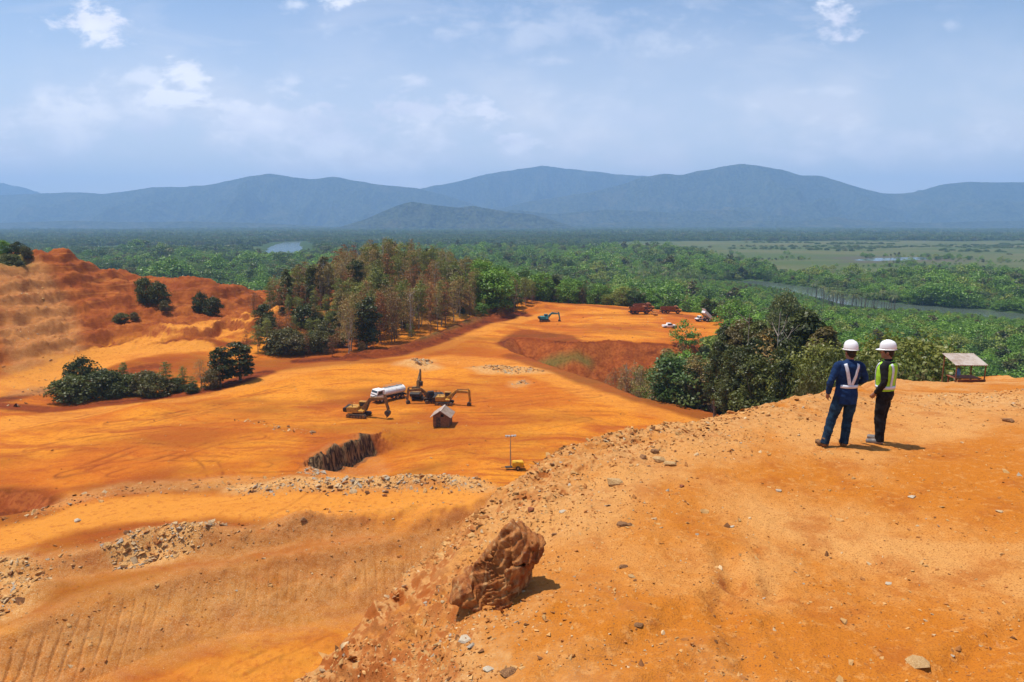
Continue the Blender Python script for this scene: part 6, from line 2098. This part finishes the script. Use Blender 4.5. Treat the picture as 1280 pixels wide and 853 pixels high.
def tape(name, paths, width, target, m, parent, off=0.007, thick=0.003):
    """flat bands laid on a garment: each path is a list of (point, ray direction)"""
    bv = BVHTree.FromPolygons([v_.co.copy() for v_ in target.data.vertices], [tuple(p_.vertices) for p_ in target.data.polygons])
    mb = MB()
    for path in paths:
        pts = []
        for o_, d_ in path:
            d_ = Vector(d_).normalized()
            h = bv.ray_cast(Vector(o_) - d_ * 1.0, d_)
            if h[0] is not None: pts.append((h[0], -d_))
        if len(pts) < 2: continue
        P = [p_[0] + p_[1] * off for p_ in pts]
        for _ in range(3):
            P = [P[0]] + [(P[i - 1] + 2 * P[i] + P[i + 1]) / 4 for i in range(1, len(P) - 1)] + [P[-1]]
        L_ = []; R2_ = []
        for i in range(len(P)):
            tn_v = (P[min(i + 1, len(P) - 1)] - P[max(i - 1, 0)]).normalized()
            sdv = tn_v.cross(pts[i][1]).normalized() * width / 2
            for lst, sg in ((L_, -1), (R2_, 1)):
                q = P[i] + sdv * sg
                h = bv.find_nearest(q)
                nn_ = h[1] if h[1].dot(pts[i][1]) > 0 else -h[1]
                lst.append(h[0] + nn_ * off)
        o0 = len(mb.v); n = len(P)
        mb.v += [tuple(q) for q in L_] + [tuple(q) for q in R2_]
        mb.f += [(o0 + i, o0 + i + 1, o0 + n + i + 1, o0 + n + i) for i in range(n - 1)]
    o = mb.build(name, m, parent, smooth=True)
    s_ = o.modifiers.new('thick', 'SOLIDIFY'); s_.thickness = thick; s_.offset = 1
    return o


SKIN = simple_mat('skin', (0.34, 0.165, 0.095), 0.55, c2=(0.27, 0.12, 0.07), scale=14.0)
HAIRM = simple_mat('black_hair', (0.012, 0.010, 0.009), 0.6, c2=(0.03, 0.024, 0.02), scale=60.0)
HELM = simple_mat('white_helmet', (0.82, 0.81, 0.80), 0.28, spec=0.5)
BLUEJ = simple_mat('blue_drill', (0.007, 0.022, 0.072), 0.85, c2=(0.014, 0.045, 0.13), scale=9.0, spec=0.15)
NAVYP = simple_mat('navy_trousers', (0.007, 0.020, 0.042), 0.85, c2=(0.018, 0.050, 0.085), scale=9.0, spec=0.15)
BLACKC = simple_mat('black_cloth', (0.010, 0.010, 0.011), 0.85, c2=(0.022, 0.022, 0.024), scale=9.0, spec=0.15)
LIME = simple_mat('lime_vest', (0.33, 0.62, 0.03), 0.75, c2=(0.40, 0.72, 0.05), scale=9.0, spec=0.2)
TAPE = simple_mat('silver_tape', (0.68, 0.70, 0.74), 0.4, c2=(0.58, 0.60, 0.65), scale=12.0, spec=0.4)
BOOT = simple_mat('brown_boots', (0.10, 0.055, 0.028), 0.8, c2=(0.22, 0.11, 0.045), scale=12.0)
GREYSHOE = simple_mat('grey_shoes', (0.13, 0.12, 0.115), 0.7, c2=(0.26, 0.22, 0.19), scale=12.0)


def hand_pieces(wrist, dirv, palm_n, side, curl=0.6, s=1.0):
    """palm, four unequal curled fingers and a thumb leaving the side of the palm"""
    w_ = Vector(wrist); d = Vector(dirv).normalized(); n = Vector(palm_n); n = (n - d * n.dot(d)).normalized(); a = d.cross(n).normalized() * side
    ps = []
    palm_c = w_ + d * 0.05 * s
    ps.append(loft([(w_ - d * .02, .024, .02), (w_ + d * .02, .034, .018), (w_ + d * .06, .042, .017), (w_ + d * .095, .040, .014)]) if abs(a.x) > .5 else limb_loft([w_ - d * .02, w_ + d * .03, w_ + d * .095], [.024, .032, .030]))
    for i, (offs, L) in enumerate(((-.030, .068), (-.010, .078), (.010, .074), (.029, .058))):
        b = w_ + d * .085 * s + a * offs
        p1 = b + d * L * .45; ang = curl
        d2 = (d * math.cos(ang) + n * math.sin(ang)); p2 = p1 + d2 * L * .32
        d3 = (d * math.cos(2 * ang) + n * math.sin(2 * ang)); p3 = p2 + d3 * L * .28
        ps.append(limb_loft([b - d * .02, p1, p2, p3], [.0095, .0088, .008, .0065]))
    tb = w_ + d * .025 - a * .03
    t1 = tb + (d * .6 - a * .7 + n * .35).normalized() * .042; t2 = t1 + (d * .9 - a * .15 + n * .35).normalized() * .032
    ps.append(limb_loft([tb + a * .012, t1, t2], [.013, .0105, .008]))
    return ps


def limb_loft(pts, rads):
    return loft(limb([tuple(p_) for p_ in pts], rads, 4), 12)


def man(loc, rz, label, pose, jacketm, trouserm, bootm, kind_):
    e = empty('person', loc, rz, label, 'person')
    J = pose
    T0 = J['twist']
    # naked figure, one skin
    hc = Vector((J['hx'], J['hy'], 1.615)); hr = Matrix.Rotation(J['head_turn'], 3, 'Z') @ Matrix.Rotation(J['head_nod'], 3, 'X')

    def H(x, y, z): return tuple(hc + hr @ Vector((x, y, z)))

    def hball(c, r):
        V, F = ball((0, 0, 0), r)
        return [tuple(hc + hr @ (Vector(c) + Vector(p_))) for p_ in V], F
    tor = lambda g: [((0, 0, .80), .145 + g, .115 + g), ((0, .0, .90), .17 + g, .125 + g), ((0, .005, 1.0), .158 + g, .115 + g), ((.0, .01, 1.10), .155 + g, .11 + g), ((J['cx'] * .5, .01, 1.22), .175 + g, .118 + g), ((J['cx'], .0, 1.34), .19 + g, .12 + g),
                     ((J['cx'], -.01, 1.42), .17 + g, .10 + g), ((J['cx'], -.01, 1.475), .10 + g, .075 + g)]
    neck = limb_loft([(J['cx'], -.01, 1.42), (J['hx'] * .7, .0, 1.51), tuple(hc + Vector((0, -.01, -.04)))], [.065, .057, .06])
    head = [hball((0, -.005, .03), (.077, .096, .098)), hball((0, .03, -.045), (.058, .062, .065)), hball((0, .1, -.005), (.013, .018, .02)), hball((0, .088, .018), (.010, .015, .028)), hball((0, .083, -.048), (.024, .014, .009)), hball((0, .072, -.085), (.026, .022, .018)),
            hball((0, .082, .038), (.05, .013, .009)), hball((-.079, -.005, -.005), (.010, .020, .032)), hball((.079, -.005, -.005), (.010, .020, .032))]
    arms = []; sleeves = []
    for sd, k in ((-1, 'L'), (1, 'R')):
        sh_, el, wr = J['sh' + k], J['el' + k], J['wr' + k]
        arms.append(limb_loft([sh_, el, wr], [.052, .042, .028]))
        w_ = Vector(wr); dv = J.get('hd' + k) or tuple(w_ - Vector(el))
        arms += hand_pieces(wr, dv, J['pn' + k], sd, J.get('curl', .5))
        cuff = Vector(el).lerp(w_, 0.97)
        sleeves.append(limb_loft([(sh_[0] * .62, sh_[1], sh_[2] + .015), sh_, tuple(Vector(sh_).lerp(Vector(el), .5)), el, tuple(cuff)], [.075, .074, .066, .058, .043]))
    legs = []; tr = []
    for k in 'LR':
        hp, kn, an, toe = J['hip' + k], J['kn' + k], J['an' + k], J['toe' + k]
        legs.append(limb_loft([(hp[0], hp[1], hp[2]), tuple(Vector(hp).lerp(Vector(kn), .5)), kn, tuple(Vector(kn).lerp(Vector(an), .35)), an], [.082, .074, .05, .052, .036]))
        legs.append(limb_loft([(an[0], an[1] - .03, an[2] - .045), tuple(toe)], [.036, .03]))
        lo = Vector(an) + (Vector(an) - Vector(kn)).normalized() * .03
        tr.append(limb_loft([(hp[0] * .9, hp[1], hp[2] + .05), tuple(Vector(hp).lerp(Vector(kn), .45)), kn, tuple(Vector(kn).lerp(Vector(an), .5)), tuple(lo)], [.105, .102, .082, .079, .074]))
    body = melt('body', [loft(tor(-.012)), neck] + head + arms + legs, 0.006, SKIN, e, smooth=4)
    for sx_ in (-.031, .031):
        V, F = hball((sx_, .083, .018), (.012, .009, .008)); MB().add(V, F).build('eye', WHITE, e, smooth=True)
        V, F = hball((sx_, .091, .018), (.005, .003, .005)); MB().add(V, F).build('pupil', HAIRM, e, smooth=True)
    melt('hair', [hball((0, -.012, .035), (.083, .098, .10)), hball((0, -.055, -.03), (.062, .045, .05))], 0.008, HAIRM, e, smooth=2)
    # clothes
    jr = [r for r in tor(.022)]
    jr = [((0, 0, J['hem']), .178, .14)] + [r for r in jr if r[0][2] > J['hem'] + .05]
    jk_ = melt('jacket' if kind_ == 'blue' else 'shirt', [loft(jr, 28)] + sleeves + [limb_loft([(J['cx'], -.01, 1.45), (J['hx'] * .5, -.005, 1.515)], [.08, .068])], 0.009, jacketm, e, smooth=5, folds=.010, seed=31, ff=8.0)
    tp = [((0, 0, .80), .155, .125), ((0, 0, .90), .18, .14), ((0, .005, 1.0), .168, .125), ((0, .01, 1.05), .165, .12)]
    melt('trousers', [loft(tp, 24)] + tr, 0.009, trouserm, e, smooth=5, folds=.012, seed=47, ff=8.5)
    for k in 'LR':
        an, toe = Vector(J['an' + k]), Vector(J['toe' + k])
        heel = Vector((an.x, an.y, 0)) - (toe - an).normalized() * .05
        mid = Vector((an.x, an.y, 0)).lerp(Vector((toe.x, toe.y, 0)), .5)
        dirf = Vector((toe.x - an.x, toe.y - an.y, 0)).normalized()
        tip = Vector((toe.x, toe.y, 0)) + dirf * .05
        bt = melt('boot', [limb_loft([(an.x, an.y, .17), (an.x, an.y, .07)], [.052, .055]), limb_loft([tuple(heel + Vector((0, 0, .05))), tuple(mid + Vector((0, 0, .052))), tuple(tip + Vector((0, 0, .04)))], [.046, .05, .042])], 0.009, bootm, e, smooth=3)
        n = len(bt.data.vertices); co = np.empty(n * 3, np.float32); bt.data.vertices.foreach_get('co', co); co = co.reshape(-1, 3); co[:, 2] = np.maximum(co[:, 2], 0.004); bt.data.vertices.foreach_set('co', co.ravel()); bt.data.update()
    # helmet: shell, brim, crown rib
    mb = MB(); sides = 32; rows = []
    for i, (r_, z_) in enumerate([(1.0, 0.0), (1.0, .03), (.97, .07), (.88, .105), (.70, .132), (.42, .147), (.12, .152)]):
        rows.append([H(.105 * r_ * math.cos(2 * PI * k / sides), -.005 + .130 * r_ * math.sin(2 * PI * k / sides), .062 + z_) for k in range(sides)])
    V = [p_ for r_ in rows for p_ in r_] + [H(0, -.005, .215)]
    F = [(i * sides + k, i * sides + (k + 1) % sides, (i + 1) * sides + (k + 1) % sides, (i + 1) * sides + k) for i in range(6) for k in range(sides)] + [(6 * sides + k, 6 * sides + (k + 1) % sides, 7 * sides) for k in range(sides)]
    hm = mb.add(V, F).build('helmet', HELM, e, smooth=True)
    sv = hm.modifiers.new('thick', 'SOLIDIFY'); sv.thickness = .004
    br = MB(); V = []
    for k in range(sides):
        a = 2 * PI * k / sides; f_ = max(0, math.sin(a)) ** 1.5
        V.append(H(.103 * math.cos(a), -.005 + .128 * math.sin(a), .066)); V.append(H((.116 + .004 * f_) * math.cos(a), -.005 + (.141 + .05 * f_) * math.sin(a), .058 - .012 * f_))
    br.add(V, [(2 * k, 2 * k + 1, (2 * k + 3) % (2 * sides), (2 * k + 2) % (2 * sides)) for k in range(sides)])
    bo = br.build('brim', HELM, hm, smooth=True); sv = bo.modifiers.new('thick', 'SOLIDIFY'); sv.thickness = .004
    rb_ = MB()
    for off_ in (-.022, 0, .022):
        rb_.tube([H(off_, -.005 + .118 * math.sin(a), .066 + .150 * math.cos(a) ** .8) for a in np.linspace(-1.25, 1.25, 11)], .006, 6)
    rb_.build('crown_rib', HELM, hm, smooth=True)
    return e, jk_, tor


# man in blue: back to the camera, left leg set out, forearms in front of him
pose1 = dict(twist=0, cx=.01, hx=.02, hy=.015, head_turn=.12, head_nod=-.05, hem=.76,
             shL=(-.185, -.005, 1.40), elL=(-.285, -.02, 1.12), wrL=(-.255, .10, .90), pnL=(1, .2, 0),
             shR=(.205, -.005, 1.40), elR=(.30, -.01, 1.15), wrR=(.17, .22, 1.06), pnR=(-1, .2, 0),
             hipL=(-.095, 0, .86), knL=(-.20, .02, .48), anL=(-.31, -.05, .09), toeL=(-.35, .09, .04),
             hipR=(.095, 0, .86), knR=(.07, .03, .48), anR=(.02, -.03, .09), toeR=(.05, .12, .04), curl=.5)
px_, py_ = 1052, 558.0
x, y, z = on_ground(px_, py_, 61)
m1, j1, tor1 = man((x, y, z - .005), math.radians(-1), 'man in a blue jacket with a white reflective harness and white helmet, seen from behind', pose1, BLUEJ, NAVYP, BOOT, 'blue')
back = (0, 1, 0)
hv = []
for sx_ in (-1, 1):
    hv.append([((sx_ * (.105 - .085 * t_ ** 1.1) + .01, 0, 1.45 - .36 * t_), back) for t_ in np.linspace(0, 1, 16)])
wb = [((.01, 0, 1.075), (math.sin(a), math.cos(a), 0)) for a in np.linspace(-1.0, 1.0, 22)]
tape('reflective_harness', hv + [[((x_, 0, 1.065), back) for x_ in np.linspace(-.14, .16, 14)]], .055, j1, TAPE, m1)

# man in black with the lime vest: turned to the left, arms down
pose2 = dict(twist=0, cx=.0, hx=.0, hy=.02, head_turn=.30, head_nod=-.04, hem=.90,
             shL=(-.185, -.005, 1.40), elL=(-.235, -.05, 1.12), wrL=(-.165, .10, .92), pnL=(1, .2, 0),
             shR=(.185, -.005, 1.40), elR=(.235, -.04, 1.12), wrR=(.20, .10, .91), pnR=(-1, .2, 0),
             hipL=(-.085, 0, .87), knL=(-.09, .03, .48), anL=(-.10, -.02, .09), toeL=(-.14, .13, .04),
             hipR=(.085, 0, .87), knR=(.10, .04, .48), anR=(.11, .05, .09), toeR=(.13, .20, .04), curl=.5)
x, y, z = on_ground(1100, 554.5, 61)
m2, j2, tor2 = man((x, y, z - .005), math.radians(44), 'man in black with a lime reflective vest and white helmet, turned to the left', pose2, BLACKC, BLACKC, GREYSHOE, 'vest')
vr = [((0, 0, .96), .185, .142)] + [((r[0][0], r[0][1], r[0][2]), r[1] * (1.0 if r[0][2] < 1.3 else .93), r[2]) for r in tor2(.036) if r[0][2] > 1.0 and r[0][2] < 1.44] + [((0, -.01, 1.455), .135, .105), ((0, -.01, 1.485), .085, .085)]
vest = melt('vest', [loft(vr, 30)], 0.008, LIME, m2, smooth=3, folds=.006, seed=61, ff=7.0)
vt = []
for sx_ in (-1, 1):
    vt.append([((sx_ * (.115 - .01 * t_), 0, 1.44 - .40 * t_), back) for t_ in np.linspace(0, 1, 16)])
    vt.append([((sx_ * (.115 - .01 * t_), 0, 1.44 - .40 * t_), (0, -1, 0)) for t_ in np.linspace(0, 1, 16)])
vt.append([((0, 0, 1.03), (math.sin(a), math.cos(a), 0)) for a in np.linspace(0, 2 * PI, 49)])
tape('reflective_tape', vt, .055, vest, TAPE, m2)


# ---- the boulder, grown together from broken blocks
def hull_piece(pts):
    bm = bmesh.new()
    vs = [bm.verts.new(q) for q in pts]
    r = bmesh.ops.convex_hull(bm, input=vs)
    bmesh.ops.delete(bm, geom=[g_ for g_ in r['geom_interior'] if isinstance(g_, bmesh.types.BMVert)], context='VERTS')
    bm.verts.index_update()
    out_ = ([tuple(v_.co) for v_ in bm.verts], [tuple(v_.index for v_ in f.verts) for f in bm.faces])
    bm.free()
    return out_


blocks = [
    [(-.50, -.15, -.1), (-.42, .25, -.1), (-.30, -.28, -.1), (.10, -.35, -.1), (.2, .3, -.1), (.02, -.05, .80), (.12, .05, .86), (.19, -.08, .74), (-.10, -.12, .60), (-.38, -.1, .22), (.22, .25, .4)],
    [(.08, -.12, .74), (.17, .12, .80), (.40, .06, .64), (.45, -.04, .50), (.38, -.14, .40), (.12, -.27, .44), (.2, .25, .5), (.36, .2, .3)],
    [(.02, -.36, .42), (.27, -.20, .40), (.36, .05, .32), (.27, .12, -.1), (.20, -.10, -.1), (.06, -.30, -.1)],
    [(-.57, -.2, -.1), (-.53, -.05, .13), (-.33, -.32, .16), (-.2, -.38, -.1), (-.35, .1, .24), (-.5, .1, -.1)],
    [(-.05, -.42, -.1), (.11, -.41, -.1), (.10, -.36, .30), (-.12, -.31, .38), (-.22, -.38, .06)],
    [(.30, -.16, .52), (.47, -.10, .60), (.46, .05, .66), (.34, .06, .70), (.30, -.12, .66)],
    [(-.25, -.22, .30), (-.05, -.30, .44), (-.02, -.16, .66), (-.16, -.08, .58), (-.32, -.1, .36)]]
bx_, by_, bz_ = on_ground(628, 760, 61)
bo = melt('boulder', [hull_piece(q) for q in blocks], 0.0115, M_BOULDER, None, smooth=1)
n = len(bo.data.vertices)
co = np.empty(n * 3, np.float32); bo.data.vertices.foreach_get('co', co); co = co.reshape(-1, 3).astype(float)
no = np.empty(n * 3, np.float32); bo.data.vertices.foreach_get('normal', no); no = no.reshape(-1, 3)
sd_ = np.array((0.62, 0.30, -0.72)); sd_ /= np.linalg.norm(sd_)
a = co[:, 0] * 6 + co[:, 2] * 4; b = co[:, 1] * 6 - co[:, 2] * 5
q = co @ sd_ * 11 + 1.2 * fbm(a * .5, b * .5, 3, 71)
h = 0.030 * (sstep(0.0, 0.22, q % 1) - (q % 1)) + 0.030 * (ridged(a, b, 4, 73) - .55) + 0.012 * fbm(a * 4, b * 4, 3, 74)
co += no * h[:, None]
bo.data.vertices.foreach_set('co', co.astype(np.float32).ravel()); bo.data.update()
bo.location = (bx_, by_ + .30, bz_ + .02); bo.scale = (0.96, 0.93, 0.86)
tag(bo, 'large jagged red brown boulder alone on the ridge in front', 'boulder')
